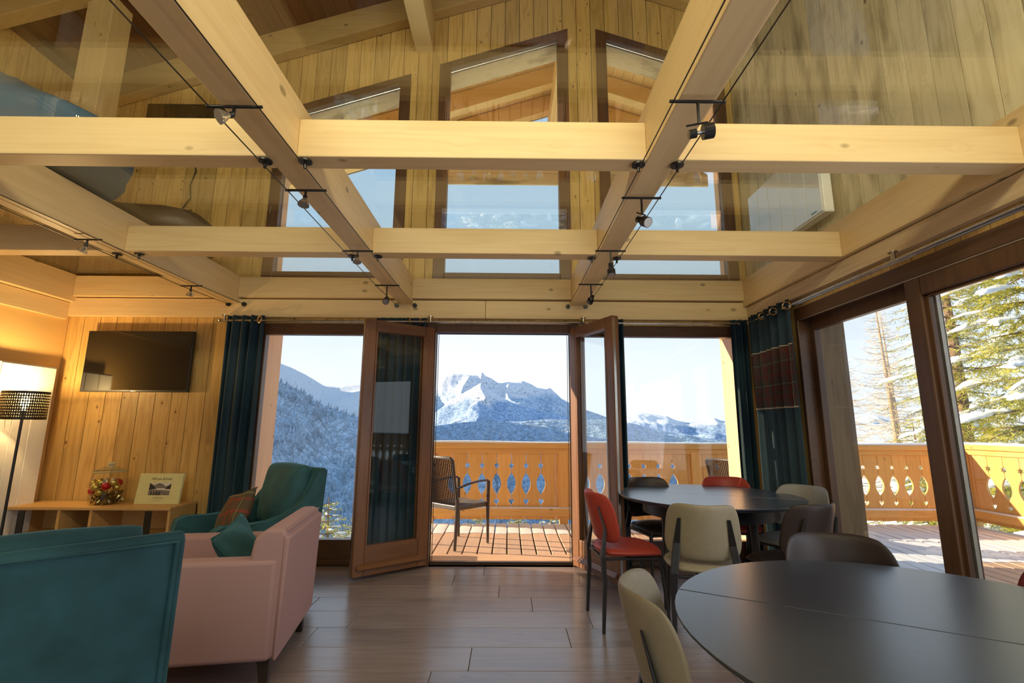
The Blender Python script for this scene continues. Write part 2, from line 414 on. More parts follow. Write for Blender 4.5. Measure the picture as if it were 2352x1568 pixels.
# --- roof: dark boards above rafters
ce = S('ceiling')
def roof_side(sgn, xe):
    n = int(abs(xe-RX)/.14)
    for i in range(n):
        a = RX+sgn*i*.14+sgn*.002; b = RX+sgn*(i+1)*.14-sgn*.002
        m = darkroof
        MB().prism([(a, YF-.3, rb(a)+.29), (b, YF-.3, rb(b)+.29), (b, YF-.3, rb(b)+.31), (a, YF-.3, rb(a)+.31)], (0, YO+.02-YF+.3, 0)).build('roof_board', darkroof, ce)
        if -3.9 < b < 5.2:
            MB().prism([(a, YO+.02, rb(a)+.29), (b, YO+.02, rb(b)+.29), (b, YO+.02, rb(b)+.31), (a, YO+.02, rb(a)+.31)], (0, 2.27, 0)).build('soffit_board', rafw[1], ce)
    mb = MB(); e_ = RX+sgn*n*.14
    mb.prism([(RX, YF-.4, rb(RX)+.315), (e_, YF-.4, rb(e_)+.315), (e_, YF-.4, rb(e_)+.5), (RX, YF-.4, rb(RX)+.5)], (0, YO+2.4-YF+.4, 0)).build('roof_deck', darkgap, ce)
roof_side(-1, -5.9); roof_side(1, 4.6)
def rafter(y0, y1, mat, name, drop=0, hgt=.29, xa=XL, xb=XR):
    mb = MB()
    mb.prism([(xa, y0, rb(xa)-drop), (RX, y0, rb(RX)-drop), (RX, y0, rb(RX)-drop+hgt), (xa, y0, rb(xa)-drop+hgt)], (0, y1-y0, 0))
    mb.prism([(RX, y0, rb(RX)-drop), (xb, y0, rb(xb)-drop), (xb, y0, rb(xb)-drop+hgt), (RX, y0, rb(RX)-drop+hgt)], (0, y1-y0, 0))
    return mb.build(name, mat, bevel=.006)
WH = ['against the gable wall', 'first in front of the gable wall', 'second in front of the gable wall', 'third in front of the gable wall', 'fourth in front of the gable wall']
for i, y in enumerate((4.50, 3.45, 2.4, 1.35, .3)):
    tag(rafter(y, y+.12, ROOFR, 'rafter'), 'pine rafter pair following the roof slope, '+WH[i], 'rafter', 'rafters under the dark roof boards')
tag(MB().box((-1.04, YF, 5.30), (-.85, YB, 5.72)).build('purlin', beamw[1], bevel=.008), 'thick pine purlin running to the gable wall left of the tall middle window', 'purlin')
tag(MB().box((-3.60, 3.52, 2.70), (-3.38, 3.72, 4.86)).build('loft_post', wood('post_wood', (.62, .44, .2), (.42, .26, .09), 2, knots=.7), bevel=.006), 'square pine post standing upstairs behind the blue beanbag', 'post')
# outside rafters and gable timber under the overhang
for i, y in enumerate((6.18, 6.80)):
    tag(rafter(y, y+.14, rafw[0], 'outside_rafter', hgt=.28, xa=-4.9, xb=4.4), 'orange larch rafter outside under the roof overhang, %s the gable wall' % ('nearer to' if i == 0 else 'farther from'), 'rafter', 'larch rafters of the overhang')
tag(rafter(5.035, 5.09, oldwood, 'gable_board', drop=-.02, hgt=.30, xa=-4.7, xb=4.2), 'wide knotty bargeboard outside along the top of the gable windows', 'board')
tag(MB().box((RX-.17, YO+.10, rb(RX)-.34), (RX+.13, 7.28, rb(RX)+.0)).build('ridge_beam', rafw[1], bevel=.006), 'orange ridge beam outside under the roof overhang', 'beam')

gp = empty('gable_apron', (0, 7.18, 0), 0, 'knotty board apron outside under the roof peak, seen through the middle gable window', 'board')
hw = lambda z: min(2.45, (6.24-z)/.332)
for i in range(5):
    z_ = 5.12+i*.20; za, zb2 = z_+.003, z_+.197
    MB().prism([(RX-hw(za), 0, za), (RX+hw(za), 0, za), (RX+hw(zb2), 0, zb2), (RX-hw(zb2), 0, zb2)], (0, .03, 0)).build('board', oldwood, gp)
# --- floor-level beams of the loft
ZB, ZT, ZC = 2.43, 2.70, 2.615
def beam(x0, x1, y0, y1, z0, z1, ax, name, label, cat='beam', group='pine beams under the glass floor', mat=None):
    return tag(MB().box((x0, y0, z0), (x1, y1, z1)).build(name, mat or beamw[ax], bevel=.005), label, cat, group)
bx = {'A': (-2.79, -2.655), 'B': (-1.085, -.95), 'C': (.615, .755)}
beam(*bx['A'], YF, YB-.02, ZB, ZT, 1, 'floor_joist', 'pine joist over the armchairs, leftmost of the three long joists')
beam(*bx['B'], YF, YB-.02, ZB, ZT, 1, 'floor_joist', 'pine joist running from upper left to the left edge of the open door')
beam(*bx['C'], YF, YB-.02, ZB, ZT, 1, 'floor_joist', 'pine joist running from upper right to the right edge of the open door')
beam(2.325, XR, YF, YB, ZB, ZT, 1, 'wall_beam', 'pine beam lying along the right wall above the curtain rail', group=None)
beam(XL, -4.26, YF, YB, ZB, ZT, 1, 'wall_beam', 'dim pine beam lying along the left wall above the floor lamp', group=None)
spans = [(-4.26, -2.79, 'left end, over the floor lamp corner'), (-2.655, -1.085, 'over the blue armchair side'), (-.95, .615, 'middle, in front of the tall gable window'), (.755, 2.325, 'right end, touching the right wall')]
rows = [(.70, .81, 'cross beam overhead'), (1.955, 2.06, 'near cross beam'), (3.15, 3.265, 'second cross beam')]
for y0, y1, nm in rows:
    for a, b, pos in spans:
        beam(a, b, y0, y1, ZB, ZC, 0, 'cross_beam', 'pine %s, %s' % (nm, pos), group='cross beams between the joists')
for a, b, pos in spans:
    beam(a, b, YB-.09, YB-.005, 2.485, ZT-.01, 0, 'cross_beam', 'pine beam piece along the back wall under the gable windows, %s' % pos, group='cross beams between the joists')
# wall plates just below
t_ = S('trim_1'); 
MB().box((XL, YB-.05, 2.295), (-.23, YB, 2.475)).build('wall_plate', beamw[0], t_, bevel=.004)
MB().box((-.227, YB-.05, 2.295), (XR, YB, 2.475)).build('wall_plate', beamw[0], t_, bevel=.004)
t_ = S('trim_2'); MB().box((2.36, YF, 2.305), (XR+.005, YB-.05, 2.425)).build('wall_plate', wood('plate_right', (.74, .58, .36), (.46, .30, .14), 1, knots=1, ring=.9), t_, bevel=.004)
t_ = S('trim_3'); MB().box((XL-.005, YF, 2.255), (XL+.03, YB-.05, 2.425)).build('wall_plate', beamw[1], t_, bevel=.004)

# --- glass floor of the loft: one pane per bay
gf = S('floor_glass')
xs_ = [(XL+.01, -2.73), (-2.715, -1.02), (-1.01, .68), (.69, 2.38)]
ys_ = [(-3, YB-.01)]
for a, b in xs_:
    for c, d in ys_: MB().box((a+.004, c+.003, ZT+.001), (b-.004, d-.003, ZT+.016)).build('pane', floorglass, gf)

# --- gable windows
def gable_window(n, op, fw=.115, hinge_side=1, hinges=5):
    a, b, zb, tf = op; w_ = S('window_%d' % n)
    y0, y1 = YB-.02, YB+.07
    mb = MB()
    ht = .095
    mb.prism([(a, y0, zb), (a+fw, y0, zb), (a+fw, y0, tf(a+fw)), (a, y0, tf(a))], (0, y1-y0, 0))
    mb.prism([(b-fw, y0, zb), (b, y0, zb), (b, y0, tf(b)), (b-fw, y0, tf(b-fw))], (0, y1-y0, 0))
    mb.prism([(a+fw, y0, tf(a+fw)-ht), (b-fw, y0, tf(b-fw)-ht), (b-fw, y0, tf(b-fw)), (a+fw, y0, tf(a+fw))], (0, y1-y0, 0))
    mb.box((a+fw, y0, zb), (b-fw, y1, zb+.075))
    mb.build('frame', frame[2], w_, bevel=.006)
    i = fw-.012; g = MB()
    for p, q in (((a+i, tf(a+i)), (b-i, tf(b-i))),):
        g.prism([(p[0], y1-.02, zb+.07), (q[0], y1-.02, zb+.07), (q[0], y1-.02, q[1]-ht+.012), (p[0], y1-.02, p[1]-ht+.012)], (0, .012, 0))
    g.build('pane', glass, w_)
    # light spacer bead round the pane
    s = .008; c0, c1 = a+fw, b-fw; z0 = zb+.075
    P = [(c0, z0), (c1, z0), (c1, tf(c1)-ht), (c0, tf(c0)-ht)]
    m = MB()
    for (p, q) in zip(P, P[1:]+P[:1]): m.tube([(p[0], y1-.03, p[1]), (q[0], y1-.03, q[1])], s*.6, 6)
    m.build('glazing_bead', steel, w_)
    hx = b-.035 if hinge_side > 0 else a+.035
    top = tf(hx)
    for k in range(hinges):
        z = zb+.25+(top-zb-.45)*k/(hinges-1)
        MB().tube([(hx, y0-.006, z-.035), (hx, y0-.006, z+.035)], .007, 8).build('hinge', steel, w_)
gable_window(1, W2, hinges=4, hinge_side=-1)
gable_window(2, W3)
gable_window(3, W4, hinge_side=-1)

# --- lower fixed windows
def rectframe(mb, a, b, z0, z1, y0, y1, l, r, t, bt):
    mb.box((a, y0, z0), (a+l, y1, z1)); mb.box((b-r, y0, z0), (b, y1, z1))
    mb.box((a+l, y0, z1-t), (b-r, y1, z1)); mb.box((a+l, y0, z0), (b-r, y1, z0+bt))
def low_window(n, a, b, l, r):
    w_ = S('window_%d' % n); mb = MB(); rectframe(mb, a, b, 0, 2.24, YB-.015, YB+.06, l, r, .11, .225)
    mb.build('frame', frame[0], w_, bevel=.005)
    MB().box((a+.03, YB-.035, .012), (b-.03, YB-.015, .055)).build('bottom_bead', frame[0], w_, bevel=.006)
    MB().box((a+l-.01, YB+.02, .215), (b-r+.01, YB+.035, 2.14)).build('pane', glass, w_)
low_window(4, -2.41, -.80, .03, .06)
low_window(5, .69, 2.27, .06, .03)
# outside sill boards
t_ = S('trim_4'); MB().box((-2.41, YB+.08, .11), (-.80, YO+.05, .14)).build('outside_sill', reveal[0], t_, bevel=.004)

# --- double door: frame and two open leaves
dr = S('door_1')
mb = MB(); rectframe(mb, -.80, .69, 0, 2.25, YB-.02, YB+.07, .085, .085, .085, .0)
mb.build('frame', frame[2], dr, bevel=.005)
mb = MB(); mb.box((-.715, YB+.03, .0), (.605, YB+.10, .022)); mb.build('threshold', frame[0], dr, bevel=.005)
mb = MB()
for x in (-.712, .597): mb.box((x, YB+.035, .02), (x+.006, YB+.055, 2.16)); 
for x in (-.70, .585): mb.box((x, YB+.075, .02), (x+.004, YB+.09, 2.155))
mb.box((-.71, YB+.035, 2.152), (.60, YB+.055, 2.16)); mb.box((-.71, YB+.02, .02), (.60, YB+.03, .028))
mb.build('gasket', rubber, dr)
def leaf(name, hinge, ang, mirror, label):
    e_ = empty(name, (hinge[0], hinge[1], .03), ang, label, 'door', 'open leaves of the balcony door')
    W_, H_, T = .675, 2.16, .068; st = .095
    s = mirror
    mb = MB()
    MB().box((0, -T/2, 0), (st, T/2, H_)).build('stile', leafw[2], e_, bevel=.008); MB().box((W_-st, -T/2, 0), (W_, T/2, H_)).build('stile', leafw[2], e_, bevel=.008)
    MB().box((st, -T/2, H_-.10), (W_-st, T/2, H_)).build('top_rail', leafw[0], e_, bevel=.007); MB().box((st, -T/2+.004, 0), (W_-st, T/2-.004, .235)).build('bottom_rail', leafw[0], e_, bevel=.007)
    # mouldings on both faces
    mb = MB()
    for sd in (-1, 1):
        y = sd*T/2
        mb.prism([(.03, y, .05), (.03, y+sd*.028, .058), (.03, y+sd*.03, .066), (.03, y, .10)], (W_-.06, 0, 0))
        mb.box((st+.0, min(y, y-sd*.012), .235), (st+.016, max(y, y-sd*.012), H_-.10)); mb.box((W_-st-.016, min(y, y-sd*.012), .235), (W_-st, max(y, y-sd*.012), H_-.10))
    mb.build('moulding', leafw[0], e_, bevel=.003)
    MB().box((st-.01, -.008, .225), (W_-st+.01, .008, H_-.09)).build('pane', glass, e_)
    mb = MB(); mb.box((W_-.001, -.028, .02), (W_+.004, -.006, H_-.02)); mb.build('lock_strip', steel, e_)
    MB().tube([(W_-.045, s*(T/2), 1.05), (W_-.045, s*(T/2+.035), 1.05)], .008, 8).build('handle_spindle', black, e_, smooth=True)
    for z in (.20, .95, 1.45, 2.0): MB().tube([(0, s*(T/2+.004), z-.05), (0, s*(T/2+.004), z+.05)], .010, 8).build('hinge', steel, e_, smooth=True)
    return e_
leaf('door_leaf', (-.735, 4.575), math.atan2(-.41, -.55), -1, 'left glazed door leaf, opened inwards in front of a blue curtain')
leaf('door_leaf', (.625, 4.575), math.atan2(-.63, .29), 1, 'right glazed door leaf, opened inwards behind the red chair')

# --- sliding door in the right wall
sl = S('door_2')
mb = MB(); mb.box((XR-.01, OY0, 2.135), (XR+.10, OY1, OZ)); mb.box((XR-.01, OY1-.035, 0), (XR+.10, OY1, 2.135)); mb.box((XR-.01, OY0, 0), (XR+.10, OY0+.08, 2.135)); mb.box((XR-.01, OY0, 0), (XR+.14, OY1, .03))
mb.build('frame', frame[1], sl, bevel=.005)
mb = MB(); mb.box((XR+.085, 2.75, .03), (XR+.14, OY1-.035, .11)); mb.box((XR+.085, 2.75, 2.045), (XR+.14, OY1-.035, 2.16)); mb.box((XR+.085, OY1-.09, .1), (XR+.14, OY1-.035, 2.05)); mb.box((XR+.085, 2.70, .03), (XR+.14, 2.82, 2.15))
mb.build('far_sash', frame[2], sl, bevel=.006)
MB().box((XR+.105, 2.77, .10), (XR+.117, OY1-.08, 2.05)).build('pane', glass, sl)
mb = MB(); mb.box((XR+.0, 2.68, .03), (XR+.06, 2.79, 2.135)); mb.box((XR+.0, OY0+.08, 2.02), (XR+.06, 2.68, 2.135)); mb.box((XR+.0, OY0+.08, .03), (XR+.06, 2.68, .14)); mb.box((XR+.0, OY0+.08, .03), (XR+.06, OY0+.19, 2.1))
mb.build('near_sash', frame[2], sl, bevel=.009)
mb = MB(); mb.box((XR+.02, 2.655, .14), (XR+.05, 2.682, 2.02)); mb.box((XR+.02, OY0+.19, 2.005), (XR+.05, 2.68, 2.02)); mb.build('glazing_bead', frame[2], sl, bevel=.004)
mb = MB(); mb.box((XR+.062, 2.652, .05), (XR+.083, 2.672, 2.12)); mb.box((XR-.004, OY0+.05, 2.128), (XR+.0, OY1-.05, 2.136)); mb.build('seal_strip', plain('aluminium_seal', (.45, .40, .33), .4, .6), sl)
MB().box((XR+.028, OY0+.18, .13), (XR+.04, 2.69, 2.03)).build('pane', glass, sl)

# ------------------------------------------------------------------ balcony
dk = S('deck')
MB().box((-1.06, YO, -.20), (6.12, 6.52, -.10)).build('bearer_slab', darkgap, dk)
MB().box((2.81, -2.5, -.20), (6.12, YO, -.10)).build('bearer_slab', darkgap, dk)
MB().box((-.80, YB+.09, -.03), (.69, YO+.02, -.002)).build('threshold_board', reveal[0], dk, bevel=.003)
x = -1.05
while x < 6.05:
    y0 = YO+.03 if x < 2.80 else -2.5
    MB().box((x+.006, y0, -.035), (x+.142, 6.53, -.005)).build('deck_plank', deckw, dk, bevel=.004, seg=1)
    x += .15
# thin snow lying on the planks near the railing
mb = MB(); x = -1.05
while x < 6.05:
    far = x > 2.3
    n = 14 if far else 5
    y0 = (6.02 if not far else 4.35+.5*math.sin(x*1.7)) + random.uniform(-.05, .05)
    hh = .008 if not far else .012
    rings = []
    for k in range(n+1):
        t = k/n; y = y0+(6.53-y0)*t
        h = (.002+hh*min(1, t*3))*(1+.3*math.sin(x*5+y*7))
        rings.append([(x+.008, y, -.006), (x+.008, y, -.004+h), (x+.075, y, -.002+h*1.2), (x+.140, y, -.004+h), (x+.140, y, -.006)])
    mb.loft(rings, True, True); x += .15
tag(mb.build('snow_layer', snowm, dk, smooth=True), kind='stuff')

# railing boards with star, leaf and heart cut out across each joint
R = MB
BZ0, BZ1 = .055, .915
SP = .196
def cut_profile(hw):
    """right-hand edge of a board (x = distance from joint, <=0), going upward"""
    pts = [(-.0028, BZ0), (-.0028, .225)]
    # heart (centre .275)
    pts += [(-.0028, .237), (-.020, .262), (-.034, .285), (-.033, .300), (-.022, .311), (-.010, .308), (-.0028, .296), (-.0028, .37)]
    # leaf .37-.64
    for k in range(1, 8):
        t = k/8; pts.append((-.0028-.056*math.sin(PI*t)**.85, .37+.272*t))
    pts += [(-.0028, .642), (-.0028, .697)]
    # six-point star centre .738 r .042
    c, ro, ri = .738, .042, .021
    pts += [(-.0028, c-ro), (-ri*.5-.0028, c-ri*.87), (-ro*.87, c-ro*.5), (-ri*1.0-.001, c), (-ro*.87, c+ro*.5), (-ri*.5-.0028, c+ri*.87), (-.0028, c+ro)]
    pts += [(-.0028, BZ1)]
    return pts
def rail_board(x0, x1, cl, cr, T=.024):
    left = [(x0-px, z) for px, z in cut_profile(0)] if cl else [(x0+.002, BZ0), (x0+.002, BZ1)]
    right = [(x1+px, z) for px, z in cut_profile(0)] if cr else [(x1-.0028, BZ0), (x1-.0028, BZ1)]
    ring = [(x, -T/2, z) for x, z in left]+[(x, -T/2, z) for x, z in reversed(right)]
    return MB().prism(ring, (0, T, 0))
def rail_panel(parent, L, name_mat):
    c = L/2; js = [c+SP*(k-3) for k in range(7)]
    xs = [0, js[0]-SP] + js + [js[-1]+SP, L]
    if xs[1] < .03: xs = [0]+js+[L]
    for i in range(len(xs)-1):
        cl = xs[i] in js; cr = xs[i+1] in js
        rail_board(xs[i], xs[i+1], cl, cr).build('board', larch[2], parent)
def railing(name, origin, rz, panels, label, period=1.77, L=1.66, lift=0, start_post=True):
    e_ = empty(name, origin, rz, label, 'railing')
    tot = panels*period
    for p in range(panels):
        s = empty('panel', (p*period+.055, 0, lift)); s.parent = e_
        rail_panel(s, L, None)
    for p in range(panels+1):
        MB().box((p*period-.055, -.045, -.05), (p*period+.055, .055, .93+lift)).build('post', larch[2], e_, bevel=.004)
    MB().box((-.07, -.075, .965+lift), (tot+.07, .075, 1.035+lift)).build('handrail', larch[0], e_, bevel=.014, seg=3)
    MB().box((-.055, -.04, .90+lift), (tot+.055, -.012, .965+lift)).build('top_rail', larch[0], e_, bevel=.003)
    MB().box((-.055, -.075, .105+lift), (tot+.055, -.013, .20+lift)).build('bottom_rail', larch[0], e_, bevel=.004)
    mb = MB(); rg = []
    for k in range(int(tot/.15)+1):
        x = k*.15; h = .018+.006*math.sin(x*3.1)
        rg.append([(x, -.07, 1.034+lift), (x, -.06, 1.034+h+lift), (x, .0, 1.04+h+lift), (x, .06, 1.034+h+lift), (x, .07, 1.034+lift)])
    mb.loft(rg, True, True)
    tag(mb.build('snow_cap', snowm, e_, smooth=True), kind='stuff')
    mb = MB(); rg = [[(x*.3, -.073, .199+lift), (x*.3, -.06, .212+lift), (x*.3, -.02, .216+lift), (x*.3, -.014, .199+lift)] for x in range(int(tot/.3)+1)]
    mb.loft(rg, True, True); tag(mb.build('snow_cap', snowm, e_, smooth=True), kind='stuff')
    return e_
railing('balcony_railing', (-1.03, 6.57, 0), 0, 4, 'orange larch balcony railing with star, leaf and heart cutouts, straight ahead beyond the doors', lift=0.0)
railing('balcony_railing', (6.12, 6.50, 0), -PI/2, 4, 'side balcony railing with star, leaf and heart cutouts, seen through the sliding door at right', lift=.02)
# ================================================================== curtains
def curtain(pts, z0, z1, n_folds, amp, name, label, flare=1.0, mat=tealcurt, group='teal curtains', band=None, rings_at=(), ax=0, phase=0):
    """pts: two plan points; folds run between them"""
    P, Q = Vector((*pts[0], 0)), Vector((*pts[1], 0)); d = (Q-P); nrm = Vector((-d.y, d.x, 0)).normalized(); nu = n_folds*14
    e_ = empty(name, (0, 0, 0), 0, label, 'curtain', group)
    def fn(z0, z1, off=0):
        def f(u, v):
            z = z0+(z1-z0)*v; g = 1+(flare-1)*(1-(z-.03)/2.2)
            uu = .5+(u-.5)*g
            t = u*n_folds*2*PI+phase; a = amp*(.75+.25*math.sin(3*u*PI+1))*(1.0+.25*math.sin(z*1.3+u*9))
            p = P+d*(uu+ .35*math.sin(2*t)/(n_folds*2*PI)*.8)+nrm*(a*math.sin(t+.25*math.sin(z*1.7))+off)
            return (p.x, p.y, z)
        return f
    MB().grid(fn(z0, z1), nu, 24).build('cloth', mat, e_, smooth=True, recalc=False, angle=180, solid=.004)
    if band:
        for o_ in (-.006, .006):
            MB().grid(fn(band[0], band[1], o_), nu, 8).build('tartan_band', tart_c, e_, smooth=True, recalc=False, angle=180)
        for z in band[:2]:
            MB().grid(fn(z-.004, z+.004, .008), nu, 1).build('seam_piping', plain('pale_piping', (.55, .45, .33), .8), e_, smooth=True, recalc=False, angle=180)
            MB().grid(fn(z-.004, z+.004, -.008), nu, 1).build('seam_piping', bpy.data.materials['pale_piping'], e_, smooth=True, recalc=False, angle=180)
    ax_v = (1, 0, 0) if ax == 0 else (0, 1, 0)
    for r in rings_at: MB().torus(r[:3], ax_v if len(r) < 4 else r[3], .030, .0065).build('eyelet', brass, e_, smooth=True)
    return e_
tart_c = tartan('tartan_curtain', 1, 2, [(.075, .045, .04), (.16, .025, .02), (.035, .055, .045), (.28, .24, .20)])
CY = 4.55
curtain(((-2.73, CY), (-2.37, CY)), .02, 2.30, 4, .038, 'curtain', 'teal curtain gathered left of the big window, beside the television', rings_at=[(-2.40, CY-.045, 2.25, (.5, .85, 0))])
curtain(((-1.29, CY+.02), (-.80, CY+.02)), .02, 2.29, 6, .028, 'curtain', 'teal curtain seen through the glass of the left door leaf', rings_at=[(-.86, CY-.01, 2.25, (1, .3, 0)), (-.96, CY-.03, 2.25, (1, .3, 0))])
curtain(((.93, CY), (1.12, CY)), .02, 2.29, 4, .030, 'curtain', 'narrow teal curtain stack behind the right door leaf', rings_at=[(.74, CY-.01, 2.25, (1, .3, 0))])
curtain(((2.17, CY), (2.33, CY-.01)), .02, 2.29, 3, .028, 'curtain', 'plain teal curtain at the right end of the back windows, in the corner')
curtain(((2.315, 4.47), (2.315, 3.80)), .02, 2.30, 6, .034, 'curtain', 'teal curtain with a tartan band, gathered at the start of the side rail', flare=1.0, band=(1.42, 1.93), ax=1,
        rings_at=[(2.29, 3.80, 2.245, (.7, .7, 0)), (2.29, 4.00, 2.245, (.7, .7, 0)), (2.29, 4.18, 2.245, (.7, .7, 0))], group=None)
# rails
def rod(a, b, name, label, brackets, axis):
    e_ = empty(name, (0, 0, 0), 0, label, 'curtain rail', None)
    MB().tube([a, b], .010, 10).build('rod', steel, e_, smooth=True)
    o = Vector((0, .022, -.006)) if axis == 0 else Vector((.022, 0, -.006))
    MB().tube([Vector(a)+o, Vector(b)+o], .006, 8).build('inner_rod', steel, e_, smooth=True)
    for p in (a, b):
        MB().lathe([(0, -.016), (.012, -.012), (.018, 0), (.012, .012), (0, .016)], p, 12).build('finial', steel, e_, smooth=True)
    for br in brackets:
        mb = MB(); mb.tube([br, (br[0], br[1], 2.303)], .013, 10); mb.lathe([(.026, 0), (.026, .008)], (br[0], br[1], 2.295), 14)
        mb.build('bracket', steel, e_, smooth=True)
rod((-2.80, CY-.01, 2.25), (-.80, CY-.01, 2.25), 'curtain_rail', 'steel curtain rail above the left window', [(-2.76, CY-.01, 2.25)], 0)
rod((-.78, CY-.01, 2.25), (.70, CY-.01, 2.25), 'curtain_rail', 'steel curtain rail above the open double door', [(-.76, CY-.01, 2.25)], 0)
rod((.72, CY-.01, 2.25), (2.25, CY-.01, 2.25), 'curtain_rail', 'steel curtain rail above the window right of the door', [(.73, CY-.01, 2.25)], 0)
rod((2.315, 4.48, 2.245), (2.315, .3, 2.245), 'curtain_rail', 'steel curtain rail running along the right wall above the sliding door', [(2.315, 2.72, 2.245), (2.315, 1.2, 2.245)], 1)

# ================================================================== cable lighting
CZ = 2.40
def cable(x, label, sup):
    e_ = empty('lighting_cable', (x, YB-.05, CZ+.02), 0, label, 'cable', 'black lighting cables under the joists')
    MB().tube([(0, 0, .0), (0, -.7, -.02), (0, YF-YB+.1, -.02)], .0028, 6).build('wire', black, e_)
    MB().tube([(0, .0, 0), (0, -.018, 0)], .022, 14).build('wall_anchor', black, e_, smooth=True)
    for y in sup:
        mb = MB(); mb.tube([(0, y-YB+.05, .008), (0, y-YB+.05, -.028)], .007, 8); mb.lathe([(.030, .001), (.030, .008), (.024, .0095)], (0, y-YB+.05, 0), 16)
        mb.build('support', black, e_, smooth=True)
nm = {'A': 'leftmost joist', 'B': 'joist left of the door', 'C': 'joist right of the door'}
for k, xs in (('A', (-2.755, -2.60)), ('B', (-1.105, -.925)), ('C', (.585, .762))):
    for side, x in zip(('left', 'right'), xs):
        cable(x, 'taut black cable under the %s side of the %s' % (side, nm[k]), (1.99, 3.215))
chromeglass = plain('reflector_glass', (.75, .73, .70), .12, .85)
lensm = plain('lens_grey', (.35, .33, .31), .2, .3)
def spot(x0, x1, y, kind, aim, label):
    cx_ = (x0+x1)/2; e_ = empty('cable_spotlight', (cx_, y, CZ), 0, label, 'spotlight', 'low-voltage spotlights on the cables')
    h = (x1-x0)/2+.012
    MB().tube([(-h, 0, .003), (h, 0, .003)], .0062, 10).build('crossbar', black, e_, smooth=True)
    a = Vector(aim).normalized()
    if kind == 'head':
        piv = Vector((0, 0, -.085)); MB().tube([(0, 0, 0), piv], .0055, 8).build('stem', black, e_, smooth=True)
        MB().tube([piv-a*.045, piv+a*.03], .0038, 6).build('tilt_rod', black, e_, smooth=True)
        o = piv+Vector((0, 0, -.035))
        MB().tube([o-a*.038, o-a*.012], .016, 14).build('socket', black, e_, smooth=True)
        MB().tube([o-a*.012, o+a*.012], .007, 8).build('bulb_neck', chromeglass, e_, smooth=True)
        MB().tube([o+a*.010, o+a*.046], .027, 20).build('shade_ring', black, e_, smooth=True)
        MB().tube([o+a*.0455, o+a*.048], .0235, 20).build('lens', lensm, e_, smooth=True)
    else:
        piv = Vector((0, 0, -.028)); MB().tube([(0, 0, 0), piv], .006, 8).build('stem', black, e_, smooth=True)
        MB().tube([piv, piv+a*.018], .010, 10).build('socket', black, e_, smooth=True)
        MB().tube([piv+a*t for t in (.014, .022, .034, .046, .056)], [.009, .011, .019, .025, .0275], 20, cap=False).build('reflector', chromeglass, e_, smooth=True)
        MB().tube([piv+a*.052, piv+a*.055], .0262, 20).build('lens', lensm, e_, smooth=True)
A_, B_, C_ = (-2.755, -2.60), (-1.105, -.925), (.585, .762)
spot(*B_, 1.585, 'bare', (-.55, -.55, -.55), 'bare round reflector spotlight on the left-centre cables, nearest the camera')
spot(*B_, 2.216, 'bare', (0, -.25, -1), 'bare reflector spotlight on the left-centre cables, second from the camera')
spot(*B_, 3.05, 'bare', (.1, -.3, -1), 'small bare reflector spotlight on the left-centre cables, third from the camera')
spot(*B_, 3.84, 'head', (.1, -.8, -.6), 'black spotlight head on the left-centre cables, nearest the back wall')
spot(*C_, 1.53, 'head', (1, -.15, .12), 'black spotlight head on the right cables turned sideways, nearest the camera')
spot(*C_, 2.264, 'head', (.35, -.7, -.5), 'black spotlight head on the right cables showing its round lens')
spot(*C_, 3.01, 'head', (.0, -.25, -1), 'black spotlight head on the right cables pointing down, third from the camera')
spot(*C_, 3.77, 'head', (-.1, .8, -.3), 'small black spotlight head on the right cables, nearest the back wall')
spot(*A_, 2.89, 'bare', (-.35, -.1, -1), 'bare reflector spotlight on the leftmost cables, nearer the camera')
spot(*A_, 3.90, 'bare', (-.1, 0, -1), 'bare reflector spotlight on the leftmost cables, above the television')

# ================================================================== television, heaters
tv = empty('television', (-3.54, 4.60, 1.845), 0, 'black wall-mounted television above the console', 'television')
mb = MB(); mb.box((-.505, -.055, -.292), (.505, -.02, .292)); mb.build('casing', plain('tv_casing', (.012, .011, .011), .3), tv, bevel=.004)
MB().box((-.495, -.0565, -.275), (.495, -.0548, .284)).build('screen', plain('tv_screen', (.006, .005, .005), .06, spec=.6, var=0), tv)
MB().box((-.12, -.02, -.12), (.12, .028, .12)).build('wall_bracket', black, tv)
MB().box((-.02, -.0572, -.287), (.02, -.0562, -.282)).build('front_mark', steel, tv)
t2 = empty('television', (-3.38, 4.60, 4.27), 0, 'dark television panel on the upstairs gable wall, half hidden behind the near beam', 'television')
MB().box((-.44, -.06, -.31), (.44, -.01, .31)).build('casing', plain('tv_casing_up', (.035, .035, .02), .4), t2, bevel=.004)
MB().box((-.43, -.0615, -.295), (.43, -.0598, .30)).build('screen', plain('tv_screen_up', (.02, .02, .012), .1), t2)
cb = MB().tube([(-3.30, 4.61, 3.97), (-3.27, 4.61, 3.85), (-3.31, 4.61, 3.7), (-3.29, 4.61, 3.55), (-3.36, 4.60, 3.42), (-3.35, 4.60, 3.3), (-3.42, 4.58, 3.12), (-3.5, 4.5, 2.73)], .006, 6).build('power_cord', black, smooth=True)
tag(cb, 'wavy black cord hanging down the upstairs gable wall behind the brown beanbag', 'cord')
